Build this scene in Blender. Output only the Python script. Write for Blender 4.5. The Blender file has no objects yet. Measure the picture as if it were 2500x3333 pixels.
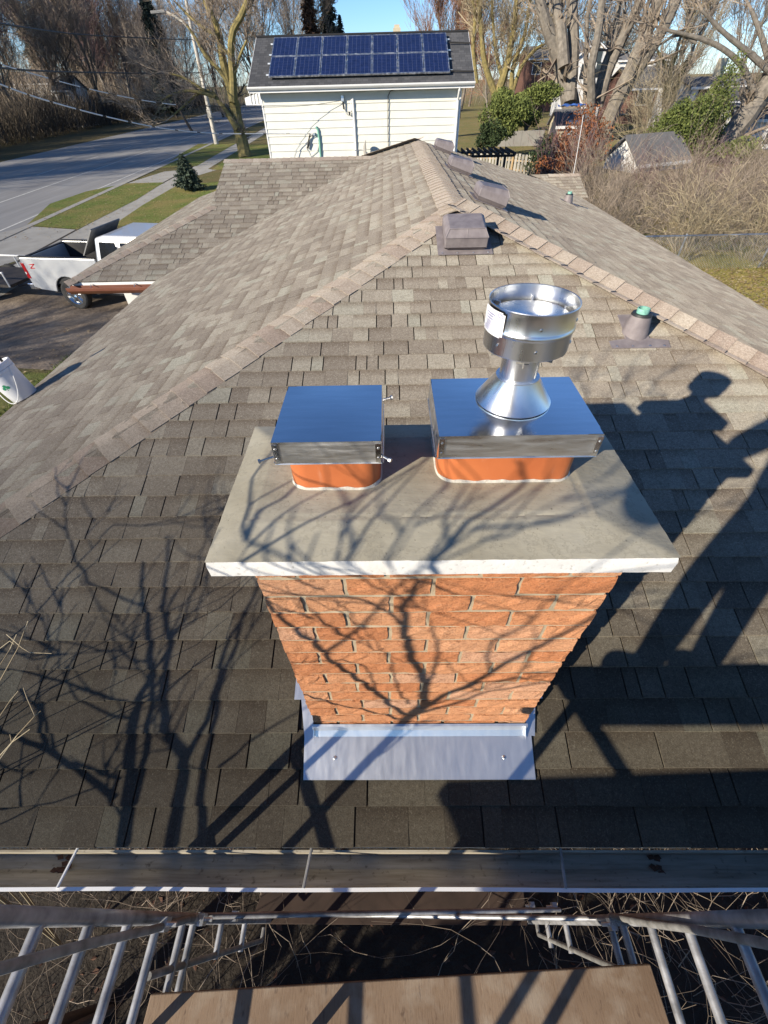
import bpy, bmesh, math, random
import numpy as np
from mathutils import Vector, Matrix
random.seed(7); rng = np.random.default_rng(7)
scene = bpy.context.scene
COL = scene.collection
rad = math.radians

# ------------------------------------------------------------------ camera
F_PX, PITCH, ROLL, YAW = 1370.03, .7989, -.0266, .0210
CAM = np.array([-.109, -.5822, 1.9024])
def _cam_axes():
    F = np.array([0, math.cos(PITCH), -math.sin(PITCH)]); U = np.array([0, math.sin(PITCH), math.cos(PITCH)]); X = np.array([1., 0, 0])
    c, s = math.cos(ROLL), math.sin(ROLL)
    M = np.array([c*X+s*U, -s*X+c*U, F]); cy, sy = math.cos(YAW), math.sin(YAW)
    return M @ np.array([[cy, -sy, 0], [sy, cy, 0], [0, 0, 1]]).T
AX = _cam_axes()
cam_d = bpy.data.cameras.new('camera'); cam = bpy.data.objects.new('camera', cam_d); COL.objects.link(cam)
cam_d.sensor_fit = 'HORIZONTAL'; cam_d.sensor_width = 36; cam_d.lens = F_PX/2500*36
cam_d.clip_start = .02; cam_d.clip_end = 3000
m = Matrix.Identity(4)
for i in range(3):
    m[i][0], m[i][1], m[i][2], m[i][3] = AX[0][i], AX[1][i], -AX[2][i], CAM[i]
cam.matrix_world = m
scene.camera = cam

# ------------------------------------------------------------------ light
SUN_AZ, SUN_EL = rad(41.5), rad(23.8)            # the plan direction the shadows take, and the height of the sun
SUN_TO = np.array([-math.cos(SUN_AZ)*math.cos(SUN_EL), -math.sin(SUN_AZ)*math.cos(SUN_EL), math.sin(SUN_EL)])
world = bpy.data.worlds.new('World'); scene.world = world; world.use_nodes = True
wn = world.node_tree.nodes; sky = wn.new('ShaderNodeTexSky')
sky.sky_type = 'NISHITA'; sky.sun_disc = False; sky.sun_elevation = SUN_EL
sky.sun_rotation = math.atan2(SUN_TO[0], SUN_TO[1]) % (2*math.pi); sky.altitude = 2000; sky.air_density = 1.0; sky.dust_density = 0; sky.ozone_density = 6.5
world.node_tree.links.new(sky.outputs[0], wn['Background'].inputs[0]); wn['Background'].inputs[1].default_value = .11
sun_d = bpy.data.lights.new('sun', 'SUN'); sun = bpy.data.objects.new('sun', sun_d); COL.objects.link(sun)
sun_d.energy = 4.8; sun_d.angle = rad(.53); sun_d.color = (1, .90, .74)
sun.rotation_euler = Vector(-SUN_TO).to_track_quat('-Z', 'Y').to_euler()
vs = scene.view_settings
vs.view_transform = 'Standard'; vs.look = 'None'; vs.exposure = .6; vs.gamma = 1; vs.use_curve_mapping = False
scene.render.engine = 'CYCLES'
scene.cycles.use_denoising = True
scene.cycles.max_bounces = 6; scene.cycles.diffuse_bounces = 3; scene.cycles.glossy_bounces = 4
scene.cycles.caustics_reflective = False; scene.cycles.caustics_refractive = False
scene.cycles.sample_clamp_indirect = 6

# ------------------------------------------------------------------ photo pixel -> point on a plane
D = 1.507
def ray(x, y): return AX.T @ np.array([(x-1250)/F_PX, (1666.5-y)/F_PX, 1.])
def plane(x, y, n, d):
    r = ray(x, y); n = np.array(n, float); return CAM + r*((d-n@CAM)/(n@r))
def ZP(x, y, z): return plane(x, y, (0, 0, 1), z)
def YP(x, y, v): return plane(x, y, (0, 1, 0), v)
def XP(x, y, v): return plane(x, y, (1, 0, 0), v)
S = .3214
RX, PY, RY, RZ, EY, HALF = .453, 3.615, 9.01, 1.162, -.381, 3.996
EZ = RZ-S*HALF
def RP(x, y): return plane(x, y, (0, -S, 1), 0)
def LP(x, y): return plane(x, y, (-S, 0, 1), RZ-S*RX)
def RRP(x, y): return plane(x, y, (S, 0, 1), RZ+S*RX)
G = -3.0

# ------------------------------------------------------------------ object helpers
WL = {}
def link(o, parent=None):
    COL.objects.link(o)
    if parent is not None: o.parent = parent
    return o
def tag(o, label=None, cat=None, group=None, kind=None):
    if label: o['label'] = label
    if cat: o['category'] = cat
    if group: o['group'] = group
    if kind: o['kind'] = kind
    return o
def thing(name, label, cat, loc=(0, 0, 0), group=None):
    o = bpy.data.objects.new(name, None); o.empty_display_size = .1; link(o)
    o.location = loc; WL[o] = np.array(loc, float)
    return tag(o, label, cat, group)
def origin(o):
    return WL.get(o, np.zeros(3)) if o is not None else np.zeros(3)
class MB:
    def __init__(s): s.v = []; s.f = []; s.t = []; s.w = []; s.m = []
    def add(s, vs, fs, tone=.5, w=None, mi=0):
        b = len(s.v); s.v += [tuple(map(float, p)) for p in vs]
        s.t += [tone]*len(vs); s.w += list(w) if w is not None else [0.]*len(vs)
        for f in fs: s.f.append([b+i for i in f]); s.m.append(mi)
        return s
    def box(s, c, size, rz=0, tone=.5, R=None, mi=0):
        x, y, z = [k/2 for k in size]
        P = np.array([(sx*x, sy*y, sz*z) for sz in (-1, 1) for sy in (-1, 1) for sx in (-1, 1)])
        if R is not None: P = P @ np.array(R).T
        elif rz:
            c_, s_ = math.cos(rz), math.sin(rz); P = P @ np.array([[c_, -s_, 0], [s_, c_, 0], [0, 0, 1]]).T
        return s.add(P+np.array(c), [(0, 2, 3, 1), (4, 5, 7, 6), (0, 1, 5, 4), (2, 6, 7, 3), (0, 4, 6, 2), (1, 3, 7, 5)], tone, mi=mi)
    def bx(s, x0, x1, y0, y1, z0, z1, tone=.5, mi=0):
        return s.box(((x0+x1)/2, (y0+y1)/2, (z0+z1)/2), (x1-x0, y1-y0, z1-z0), tone=tone, mi=mi)
    def tube(s, pts, r, n=8, cap=True, mi=0, tone=.5):
        pts = [np.array(p, float) for p in pts]; k = len(pts); rr = [r]*k if np.isscalar(r) else r
        V = []; a = None
        for i in range(k):
            t = pts[min(i+1, k-1)]-pts[max(i-1, 0)]; t = t/(np.linalg.norm(t)+1e-9)
            if a is None: a = np.cross(t, (0, 0, 1) if abs(t[2]) < .9 else (1, 0, 0))
            else: a = a-t*(a@t)
            a = a/(np.linalg.norm(a)+1e-9); b = np.cross(t, a)
            for j in range(n):
                q = 2*math.pi*j/n; V.append(pts[i]+rr[i]*(math.cos(q)*a+math.sin(q)*b))
        Fs = [(i*n+j, i*n+(j+1) % n, (i+1)*n+(j+1) % n, (i+1)*n+j) for i in range(k-1) for j in range(n)]
        if cap: Fs += [tuple(range(n))[::-1], tuple((k-1)*n+j for j in range(n))]
        return s.add(V, Fs, mi=mi, tone=tone)
    def lathe(s, prof, c=(0, 0, 0), n=32, R=None, mi=0, close=False):
        V = np.array([(r*math.cos(2*math.pi*j/n), r*math.sin(2*math.pi*j/n), z) for r, z in prof for j in range(n)])
        if R is not None: V = V @ np.array(R).T
        k = len(prof)
        Fs = [(i*n+j, i*n+(j+1) % n, (i+1)*n+(j+1) % n, (i+1)*n+j) for i in range(k-1) for j in range(n)]
        return s.add(V+np.array(c), Fs, mi=mi)
    def prism(s, poly, z0, z1, mi=0):
        n = len(poly)
        return s.add([(x, y, z0) for x, y in poly]+[(x, y, z1) for x, y in poly],
                     [tuple(range(n))[::-1], tuple(range(n, 2*n))]+[(i, (i+1) % n, n+(i+1) % n, n+i) for i in range(n)], mi=mi)
    def extrude(s, poly, d, mi=0):
        n = len(poly); P = np.array(poly, float)
        return s.add(list(P)+list(P+np.array(d)), [tuple(range(n))[::-1], tuple(range(n, 2*n))]+[(i, (i+1) % n, n+(i+1) % n, n+i) for i in range(n)], mi=mi)
    def quad(s, a, b, c, d, tone=.5, mi=0): return s.add([a, b, c, d], [(0, 1, 2, 3)], tone, mi=mi)
    def build(s, name, mats, parent=None, smooth=False, attrs=False, X=None, bevel=0, auto=None):
        me = bpy.data.meshes.new(name); V = np.array(s.v)
        if X is not None: V = V @ np.array(X[0]).T + np.array(X[1])
        V = V-origin(parent)
        me.from_pydata(V.tolist(), [], s.f)
        if not isinstance(mats, (list, tuple)): mats = [mats]
        for k in mats: me.materials.append(k)
        if len(mats) > 1: me.polygons.foreach_set('material_index', s.m)
        if attrs:
            me.attributes.new('tone', 'FLOAT', 'POINT').data.foreach_set('value', s.t)
            me.attributes.new('along', 'FLOAT', 'POINT').data.foreach_set('value', s.w)
        me.validate(); me.update()
        bm = bmesh.new(); bm.from_mesh(me); bmesh.ops.recalc_face_normals(bm, faces=bm.faces)
        if smooth:
            for f_ in bm.faces: f_.smooth = True
            for e in bm.edges:
                if len(e.link_faces) == 2 and e.calc_face_angle(0) > rad(38): e.smooth = False
        bm.to_mesh(me); bm.free()
        o = bpy.data.objects.new(name, me); link(o, parent)
        if parent is not None: WL[o] = origin(parent)
        if bevel:
            b = o.modifiers.new('bevel', 'BEVEL'); b.width = bevel; b.segments = 2; b.limit_method = 'ANGLE'
        return o
def fast_mesh(name, V, Fq, mat, parent=None, tone=None, smooth=False):
    me = bpy.data.meshes.new(name); V = np.asarray(V, np.float32)-origin(parent).astype(np.float32); Fq = np.asarray(Fq, np.int32)
    k = Fq.shape[1]
    me.vertices.add(len(V)); me.vertices.foreach_set('co', V.ravel())
    me.loops.add(Fq.size); me.loops.foreach_set('vertex_index', Fq.ravel())
    me.polygons.add(len(Fq)); me.polygons.foreach_set('loop_start', np.arange(0, Fq.size, k, dtype=np.int32))
    me.polygons.foreach_set('use_smooth', np.full(len(Fq), smooth))
    me.update(calc_edges=True); me.materials.append(mat)
    if tone is not None: me.attributes.new('tone', 'FLOAT', 'POINT').data.foreach_set('value', np.asarray(tone, np.float32))
    o = bpy.data.objects.new(name, me); link(o, parent)
    if parent is not None: WL[o] = origin(parent)
    return o
class Segs:
    """thin tapered round sticks, collected and built in one go"""
    def __init__(s): s.a = []
    def add(s, p, q, r0, r1): s.a.append((p[0], p[1], p[2], q[0], q[1], q[2], r0, r1))
    def geo(s, n=3):
        A = np.array(s.a); P, Q, r0, r1 = A[:, :3], A[:, 3:6], A[:, 6], A[:, 7]
        t = Q-P; t /= np.linalg.norm(t, axis=1, keepdims=True)+1e-9
        up = np.where(np.abs(t[:, 2:3]) < .9, [[0, 0, 1.]], [[1., 0, 0]])
        a = np.cross(t, up); a /= np.linalg.norm(a, axis=1, keepdims=True)+1e-9; b = np.cross(t, a)
        V = np.zeros((len(A), 2*n, 3))
        for j in range(n):
            w = 2*math.pi*j/n; o = math.cos(w)*a+math.sin(w)*b
            V[:, j] = P+o*r0[:, None]; V[:, n+j] = Q+o*r1[:, None]
        base = (np.arange(len(A))*2*n)[:, None]
        Fq = np.concatenate([base+np.array([[j, (j+1) % n, n+(j+1) % n, n+j]]) for j in range(n)])
        tone = np.repeat(rng.random(len(A)), 2*n)
        return V.reshape(-1, 3), Fq, tone
    def build(s, name, mat, parent=None, n=3):
        V, Fq, t = s.geo(n); return fast_mesh(name, V, Fq, mat, parent, t, smooth=n > 3)

# ------------------------------------------------------------------ materials
class NT:
    def __init__(s, name):
        s.m = bpy.data.materials.new(name); s.m.use_nodes = True; s.n = s.m.node_tree.nodes; s.l = s.m.node_tree.links; s.b = s.n['Principled BSDF']
    def node(s, t, **k):
        o = s.n.new(t)
        for a, v in k.items():
            if a.startswith('i_'): o.inputs[a[2:].replace('_', ' ')].default_value = v
            else: setattr(o, a, v)
        return o
    def ln(s, a, b): s.l.new(a, b)
    def coord(s, kind='Object', scale=(1, 1, 1)):
        if not hasattr(s, '_tc'): s._tc = s.node('ShaderNodeTexCoord')
        if tuple(scale) == (1, 1, 1): return s._tc.outputs[kind]
        mp = s.node('ShaderNodeMapping'); mp.inputs['Scale'].default_value = scale; s.ln(s._tc.outputs[kind], mp.inputs[0]); return mp.outputs[0]
    def noise(s, scale, detail=3, rough=.55, co=None):
        o = s.node('ShaderNodeTexNoise'); o.inputs['Scale'].default_value = scale; o.inputs['Detail'].default_value = detail; o.inputs['Roughness'].default_value = rough
        s.ln(co if co is not None else s.coord(), o.inputs['Vector']); return o.outputs['Fac']
    def ramp(s, fac, stops, interp='LINEAR'):
        o = s.node('ShaderNodeValToRGB'); o.color_ramp.interpolation = interp; e = o.color_ramp.elements
        while len(e) < len(stops): e.new(.5)
        for k, (p, c) in enumerate(stops):
            e[k].position = p; e[k].color = (*c, 1) if len(c) == 3 else c
        s.ln(fac, o.inputs[0]); return o.outputs[0]
    def mix(s, fac, a, b, mode='MIX'):
        o = s.node('ShaderNodeMix', data_type='RGBA', blend_type=mode)
        for sock, v in ((o.inputs[0], fac), (o.inputs[6], a), (o.inputs[7], b)):
            if hasattr(v, 'is_linked'): s.ln(v, sock)
            else: sock.default_value = v if np.isscalar(v) else ((*v, 1) if len(v) == 3 else v)
        return o.outputs[2]
    def math(s, op, a, b=0., clamp=False):
        o = s.node('ShaderNodeMath', operation=op, use_clamp=clamp)
        for sock, v in ((o.inputs[0], a), (o.inputs[1], b)):
            if hasattr(v, 'is_linked'): s.ln(v, sock)
            else: sock.default_value = v
        return o.outputs[0]
    def attr(s, name):
        return s.node('ShaderNodeAttribute', attribute_name=name).outputs['Fac']
    def sep(s, co):
        o = s.node('ShaderNodeSeparateXYZ'); s.ln(co, o.inputs[0]); return o.outputs
    def bump(s, h, strength=.5, dist=.01):
        o = s.node('ShaderNodeBump'); o.inputs['Strength'].default_value = strength; o.inputs['Distance'].default_value = dist
        s.ln(h, o.inputs['Height'])
        if s.b.inputs['Normal'].is_linked: s.ln(s.b.inputs['Normal'].links[0].from_socket, o.inputs['Normal'])
        s.ln(o.outputs[0], s.b.inputs['Normal'])
    def col(s, c):
        if hasattr(c, 'is_linked'): s.ln(c, s.b.inputs['Base Color'])
        else: s.b.inputs['Base Color'].default_value = (*c, 1)
    def set(s, rough=.8, metal=0, spec=None, diff=None):
        s.b.inputs['Roughness'].default_value = rough; s.b.inputs['Metallic'].default_value = metal
        if spec is not None: s.b.inputs['Specular IOR Level'].default_value = spec
        if diff is not None: s.b.inputs['Diffuse Roughness'].default_value = diff
        return s
def sc(c, k): return tuple(min(1, x*k) for x in c)
def mat_var(name, c, var=.25, scale=6, rough=.8, metal=0, bump=0, bscale=40, bdist=.004, spec=None, diff=None, c2=None, fine=None):
    t = NT(name); n = t.noise(scale, 4)
    k = t.ramp(n, [(.3, sc(c, 1-var)), (.7, sc(c2 or c, 1+var))])
    if fine: k = t.mix(t.math('MULTIPLY', t.noise(fine, 2), .6), k, sc(c, .55))
    t.col(k); t.set(rough, metal, spec, diff)
    if bump: t.bump(t.noise(bscale, 4), bump, bdist)
    return t.m
def mat_tone(name, c0, c1, rough=.85, spec=.3, trans=0):
    """colour picked piece by piece from the 'tone' attribute"""
    t = NT(name); t.col(t.ramp(t.attr('tone'), [(0, c0), (1, c1)])); t.set(rough, 0, spec); return t.m

def mat_shingle(name, cols, dark):
    t = NT(name); tone = t.attr('tone'); al = t.attr('along')
    base = t.ramp(tone, cols)
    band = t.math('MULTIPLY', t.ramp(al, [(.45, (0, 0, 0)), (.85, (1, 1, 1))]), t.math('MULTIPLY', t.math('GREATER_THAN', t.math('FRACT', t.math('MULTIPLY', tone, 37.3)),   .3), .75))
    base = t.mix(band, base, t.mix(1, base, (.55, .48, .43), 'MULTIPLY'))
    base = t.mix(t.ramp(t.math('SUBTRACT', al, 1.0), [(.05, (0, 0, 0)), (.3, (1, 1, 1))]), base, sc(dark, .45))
    g = t.noise(210, 2, .7); g2 = t.noise(150, 3, .7)
    base = t.mix(t.math('MULTIPLY', t.ramp(g, [(.36, (1, 1, 1)), (.52, (0, 0, 0))]), .52), base, dark)
    base = t.mix(t.math('MULTIPLY', t.ramp(g2, [(.54, (0, 0, 0)), (.68, (1, 1, 1))]), .5), base, (.66, .62, .53))
    base = t.mix(t.math('MULTIPLY', t.ramp(t.noise(62, 3, .75), [(.36, (1, 1, 1)), (.58, (0, 0, 0))]), .5), base, t.mix(1, base, (.5, .47, .44), 'MULTIPLY'))
    w = t.noise(1.7, 4); base = t.mix(t.math('MULTIPLY', t.ramp(w, [(.35, (1, 1, 1)), (.65, (0, 0, 0))]), .28), base, sc(cols[0][1], .55))
    # painted shade: the lowest courses of the front slope darken towards the eave
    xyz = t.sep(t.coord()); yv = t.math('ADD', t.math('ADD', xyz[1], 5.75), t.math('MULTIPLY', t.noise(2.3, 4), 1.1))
    eave_shade = t.math('MULTIPLY', t.ramp(t.math('MULTIPLY', yv, .25, True), [(.0, (1, 1, 1)), (.46, (0, 0, 0))]), .95)
    base = t.mix(eave_shade, base, t.mix(1, base, (.27, .26, .225), 'MULTIPLY'))
    t.col(base); t.set(.92, 0, .25, 1.0)
    t.bump(g, .5, .005); return t.m
M = {}
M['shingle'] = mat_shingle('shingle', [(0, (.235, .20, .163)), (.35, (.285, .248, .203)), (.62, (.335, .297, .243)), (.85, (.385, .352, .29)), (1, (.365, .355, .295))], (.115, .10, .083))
M['cap'] = mat_shingle('ridge cap shingle', [(0, (.34, .272, .225)), (.5, (.41, .345, .285)), (1, (.46, .405, .335))], (.15, .115, .095))
M['deck'] = mat_var('roof felt', (.03, .027, .024), rough=.95)
# brick
t = NT('brick'); tone = t.attr('tone')
c = t.ramp(tone, [(0, (.55, .225, .10)), (.4, (.63, .29, .14)), (.75, (.66, .345, .185)), (1, (.63, .38, .25))])
st = t.coord('Object', (1, 1, 5)); n1 = t.noise(45, 5, .7, st); n2 = t.noise(160, 3, .6)
c = t.mix(t.math('MULTIPLY', t.ramp(n1, [(.56, (0, 0, 0)), (.72, (1, 1, 1))]), .5), c, (.62, .42, .30))
c = t.mix(t.math('MULTIPLY', t.ramp(n1, [(.32, (1, 1, 1)), (.44, (0, 0, 0))]), .7), c, (.27, .085, .04))
c = t.mix(t.math('MULTIPLY', t.ramp(n2, [(.35, (1, 1, 1)), (.5, (0, 0, 0))]), .4), c, (.30, .10, .05))
t.col(c); t.set(.9, 0, .2, .6); t.bump(n1, .9, .012); t.bump(n2, .5, .004); M['brick'] = t.m
M['mortar'] = mat_var('mortar', (.41, .34, .235), .2, 30, .95, bump=.5, bscale=200, bdist=.003)
t = NT('cement wash'); n = t.noise(5, 5); n2 = t.noise(60, 3); n3 = t.noise(14, 4, .6, t.coord('Object', (1, 3, 1)))
c = t.ramp(n, [(.28, (.27, .243, .178)), (.5, (.355, .325, .25)), (.72, (.43, .40, .32))])
c = t.mix(t.math('MULTIPLY', t.ramp(n3, [(.5, (0, 0, 0)), (.75, (1, 1, 1))]), .35), c, (.27, .25, .20))
sp = t.noise(130, 2, .6); c = t.mix(t.math('MULTIPLY', t.ramp(sp, [(.26, (1, 1, 1)), (.34, (0, 0, 0))]), .7), c, (.16, .145, .11)); sp2 = t.noise(3.2, 6, .75); c = t.mix(t.math('MULTIPLY', t.ramp(sp2, [(.485, (0, 0, 0)), (.5, (1, 1, 1)), (.515, (0, 0, 0))]), .28), c, (.17, .155, .12))
t.col(c); t.set(.85, 0, .3); t.bump(n3, .22, .008); t.bump(n2, .2, .003)
vor = t.node('ShaderNodeTexVoronoi'); vor.inputs['Scale'].default_value = 34; t.ln(t.coord(), vor.inputs['Vector'])
t.bump(t.ramp(vor.outputs['Distance'], [(.0, (0, 0, 0)), (.1, (1, 1, 1))]), .12, .002); M['cement'] = t.m
t = NT('pale cast edge'); n = t.noise(9, 5); n2 = t.noise(90, 3)
c = t.ramp(n, [(.3, (.58, .575, .56)), (.55, (.70, .695, .68)), (.8, (.62, .585, .53))])
c = t.mix(t.math('MULTIPLY', t.ramp(n2, [(.28, (1, 1, 1)), (.4, (0, 0, 0))]), .6), c, (.33, .31, .27)); t.col(c); t.set(.85, 0, .3); t.bump(n2, .35, .003); M['whitecement'] = t.m
t = NT('clay flue'); n = t.noise(7, 4); n2 = t.noise(30, 4, .6, t.coord('Object', (1, 1, .25)))
c = t.ramp(n, [(.3, (.44, .12, .04)), (.7, (.55, .165, .055))])
c = t.mix(t.math('MULTIPLY', t.ramp(n2, [(.6, (0, 0, 0)), (.8, (1, 1, 1))]), .4), c, (.62, .36, .25)); t.col(c); t.set(.5, 0, .45); t.bump(n2, .12, .003); M['clay'] = t.m
M['lime'] = mat_var('white mortar', (.52, .49, .43), .15, 30, .9, bump=.6, bscale=80, bdist=.006)
def mat_metal(name, c, rough, brush=(1, 1, 1), bs=.06, var=.12, scale=8, rv=(.7, 1.5)):
    t = NT(name); n = t.noise(scale, 4, .6, t.coord('Object', brush)); n2 = t.noise(260, 2, .5, t.coord('Object', brush))
    t.col(t.ramp(n, [(.3, sc(c, 1-var)), (.7, sc(c, 1+var*.4))])); t.set(rough, 1)
    t.ln(t.ramp(n, [(.35, (rough*rv[0],)*3), (.7, (rough*rv[1],)*3)]), t.b.inputs['Roughness'])
    t.bump(n2, bs, .001); t.bump(t.noise(5, 2), .08, .01); return t.m
M['stainless'] = mat_metal('stainless steel', (.92, .92, .92), .12, (1, 8, 8), .05, .06)
M['stainless_side'] = mat_metal('brushed stainless skirt', (.76, .75, .73), .36, (1, 8, 8))
M['vent_metal'] = mat_metal('bright aluminium', (.80, .81, .82), .27, (1, 1, .12), .12)
M['galv'] = mat_metal('galvanised flashing', (.83, .85, .87), .36, (3, .6, 1), .05, .06, 14, (.9, 1.12)); M['galv'].node_tree.nodes['Principled BSDF'].inputs['Metallic'].default_value = .86
M['bolt'] = mat_metal('zinc bolt', (.6, .6, .6), .3)
M['tube_alu'] = mat_var('scaffold tube', (.32, .32, .33), .35, 14, .42, .35, .2, 40, c2=(.37, .37, .38))
M['dull_steel'] = mat_var('weathered scaffold steel', (.25, .245, .235), .35, 20, .6, .3, .3, 60)
M['plum_plastic'] = mat_var('plum grey painted metal', (.225, .192, .195), .16, 14, .5, bump=.1, bscale=30, spec=.35, c2=(.245, .215, .212))
M['copper_green'] = mat_var('verdigris copper', (.19, .42, .34), .3, 40, .6, bump=.2)
M['rubber'] = mat_var('black rubber', (.025, .025, .025), .2, 30, .55)
M['white_paint'] = mat_var('white paint', (.78, .78, .77), .04, 4, .45)
M['gutter_in'] = None
t = NT('grimy gutter inside'); n = t.noise(9, 5, .65, t.coord('Object', (.35, 4, 4))); n2 = t.noise(40, 4)
c = t.ramp(n, [(.28, (.22, .19, .14)), (.5, (.40, .36, .28)), (.75, (.56, .51, .41))]); c = t.mix(t.math('MULTIPLY', t.ramp(n2, [(.28, (1, 1, 1)), (.4, (0, 0, 0))]), .6), c, (.05, .035, .02))
t.col(c); t.set(.7, 0, .3); M['gutter_in'] = t.m
t = NT('weathered plywood'); n = t.noise(3, 4); n2 = t.noise(26, 4, .6, t.coord('Object', (6, 1, 1))); n3 = t.noise(34, 3, .6, t.coord('Object', (1.6, .5, 1)))
c = t.ramp(n, [(.3, (.20, .135, .088)), (.6, (.29, .205, .138)), (.8, (.35, .26, .18))]); c = t.mix(t.math('MULTIPLY', t.ramp(n2, [(.3, (1, 1, 1)), (.48, (0, 0, 0))]), .4), c, (.15, .09, .055))
c = t.mix(t.math('MULTIPLY', t.ramp(n3, [(.27, (1, 1, 1)), (.37, (0, 0, 0))]), .7), c, (.09, .055, .04)); c = t.mix(t.math('MULTIPLY', t.ramp(t.noise(7, 4), [(.5, (0, 0, 0)), (.7, (1, 1, 1))]), .45), c, (.46, .40, .32)); t.col(c); t.set(.85, 0, .25); t.bump(n2, .3, .004); M['plywood'] = t.m
M['shaded_plank'] = mat_var('plank with painted shade', (.045, .028, .02), .3, 6, .9)  # the shade low under the gutter is put into this near-black brown
M['siding'] = mat_var('cream siding', (.71, .70, .625), .035, 3, .55, bump=.06, bscale=90)
M['white_trim'] = M['white_paint']
t = NT('dark roof shingle'); b = t.node('ShaderNodeTexBrick'); b.offset = .37; b.inputs['Scale'].default_value = 1; b.inputs['Brick Width'].default_value = .22; b.inputs['Row Height'].default_value = .14; b.inputs['Mortar Size'].default_value = .006
b.inputs['Color1'].default_value = (.055, .057, .062, 1); b.inputs['Color2'].default_value = (.10, .10, .105, 1); b.inputs['Mortar'].default_value = (.03, .03, .033, 1)
t.ln(t.coord(), b.inputs['Vector']); t.col(t.mix(t.math('MULTIPLY', t.noise(60, 3), .5), b.outputs['Color'], (.06, .06, .065))); t.set(.9, 0, .3, 1.); M['dark_roof'] = t.m
t = NT('solar cells'); x = t.sep(t.coord())
def lines(v, k, w): return t.math('LESS_THAN', t.math('ABSOLUTE', t.math('SUBTRACT', t.math('FRACT', t.math('MULTIPLY', v, k)), .5)), w)
c = t.ramp(t.noise(5, 3), [(.3, (.008, .014, .055)), (.7, (.014, .024, .088))])
c = t.mix(t.math('MULTIPLY', lines(x[0], 6.2, .025), .4), c, (.20, .22, .32)); c = t.mix(t.math('MULTIPLY', lines(x[1], 6.2, .03), .1), c, (.20, .24, .38))
t.col(c); t.set(.12, 0, .5); M['pv'] = t.m
M['pv_frame'] = mat_metal('anodised frame', (.74, .75, .76), .45)
M['asphalt'] = None
t = NT('road asphalt'); n = t.noise(1.2, 5, .6, t.coord('Object', (1, .08, 1))); n2 = t.noise(30, 3)
c = t.ramp(n, [(.3, (.22, .212, .205)), (.55, (.28, .272, .262)), (.75, (.33, .322, .312))]); c = t.mix(t.math('MULTIPLY', n2, .3), c, (.15, .147, .145)); t.col(c); t.set(.85, 0, .3, .8); M['asphalt'] = t.m
M['concrete'] = mat_var('pavement concrete', (.31, .295, .265), .12, 1.4, .9, bump=.1, bscale=20, diff=.8)
M['line'] = mat_var('road paint', (.55, .54, .50), .25, 3, .8)
def mat_lawn(name, g, y, k):
    t = NT(name); a = t.noise(.55, 4, .6); b_ = t.noise(5, 4, .7); c_ = t.noise(34, 3, .7)
    c = t.ramp(b_, [(.32, g), (.66, sc(g, 1.8))]); c = t.mix(t.math('MULTIPLY', t.ramp(a, [(.4, (0, 0, 0)), (.65, (1, 1, 1))]), k), c, y)
    c = t.mix(t.math('MULTIPLY', t.ramp(c_, [(.35, (1, 1, 1)), (.5, (0, 0, 0))]), .5), c, sc(g, .35))
    lf = t.node('ShaderNodeTexVoronoi'); lf.inputs['Scale'].default_value = 3.2; t.ln(t.coord(), lf.inputs['Vector'])
    c = t.mix(t.math('MULTIPLY', t.math('LESS_THAN', lf.outputs['Distance'], .08), .6), c, (.38, .30, .17))
    t.col(c); t.set(.9, 0, .15, .8); t.bump(c_, .6, .05); t.bump(b_, .5, .1); return t.m
M['lawn'] = mat_lawn('lawn', (.105, .13, .032), (.28, .22, .085), .8)
M['leafy_lawn'] = mat_lawn('leaf strewn lawn', (.13, .125, .035), (.34, .25, .10), .95)
M['straw_grass'] = mat_tone('yellowing grass blades', (.12, .12, .03), (.34, .28, .10))
M['ground'] = mat_lawn('rough ground', (.095, .09, .035), (.19, .145, .07), .85)
M['verge'] = mat_lawn('dry verge', (.085, .072, .035), (.16, .12, .06), .8)
M['dirt'] = mat_var('brown dirt', (.19, .14, .10), .35, 1.5, .95, bump=.6, bscale=7, bdist=.06, c2=(.25, .20, .15), fine=30)
M['wood_rot'] = mat_var('rotting leaf', (.10, .05, .03), .3, 60, .9)
M['soil'] = mat_var('leaf mould with painted shade', (.028, .021, .014), .4, 5, .95, bump=.6, bscale=25, bdist=.03)
M['litter'] = mat_tone('fallen leaves', (.20, .115, .05), (.42, .34, .20))
M['grass'] = mat_tone('grass blades', (.05, .095, .016), (.17, .22, .055))
M['bark_grey'] = mat_var('grey bark', (.20, .175, .145), .35, 3, .95, bump=.5, bscale=14, bdist=.03)
M['bark_moss'] = mat_var('mossy yellow bark', (.19, .165, .075), .3, 4, .95, bump=.5, bscale=14, bdist=.03, c2=(.24, .19, .07))
M['bark_dark'] = mat_var('dark bark', (.085, .07, .058), .35, 3, .95, bump=.4, bscale=14, bdist=.03)
M['twig'] = mat_tone('twigs', (.15, .118, .092), (.38, .31, .24))
M['brush'] = mat_tone('dark brush', (.05, .042, .034), (.17, .14, .105))
M['twig_red'] = mat_tone('reddish twigs', (.17, .085, .06), (.34, .19, .11))
M['twig_plum'] = mat_tone('plum twigs', (.13, .08, .085), (.24, .16, .15))
M['twig_tan'] = mat_tone('tan twigs', (.20, .155, .095), (.46, .39, .26))
M['dead_leaf'] = mat_tone('rust leaves', (.13, .042, .018), (.32, .13, .05))
M['spruce'] = mat_tone('spruce needles', (.018, .028, .022), (.055, .075, .06))
M['spruce_blue'] = mat_tone('young spruce needles', (.035, .055, .04), (.11, .14, .095))
M['cedar'] = mat_tone('cedar leaves', (.045, .068, .018), (.20, .23, .062))
M['boxwood'] = mat_tone('dark green leaves', (.015, .03, .012), (.06, .085, .03))
M['rust_conifer'] = mat_tone('brown conifer needles', (.06, .032, .02), (.15, .085, .05))
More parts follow.
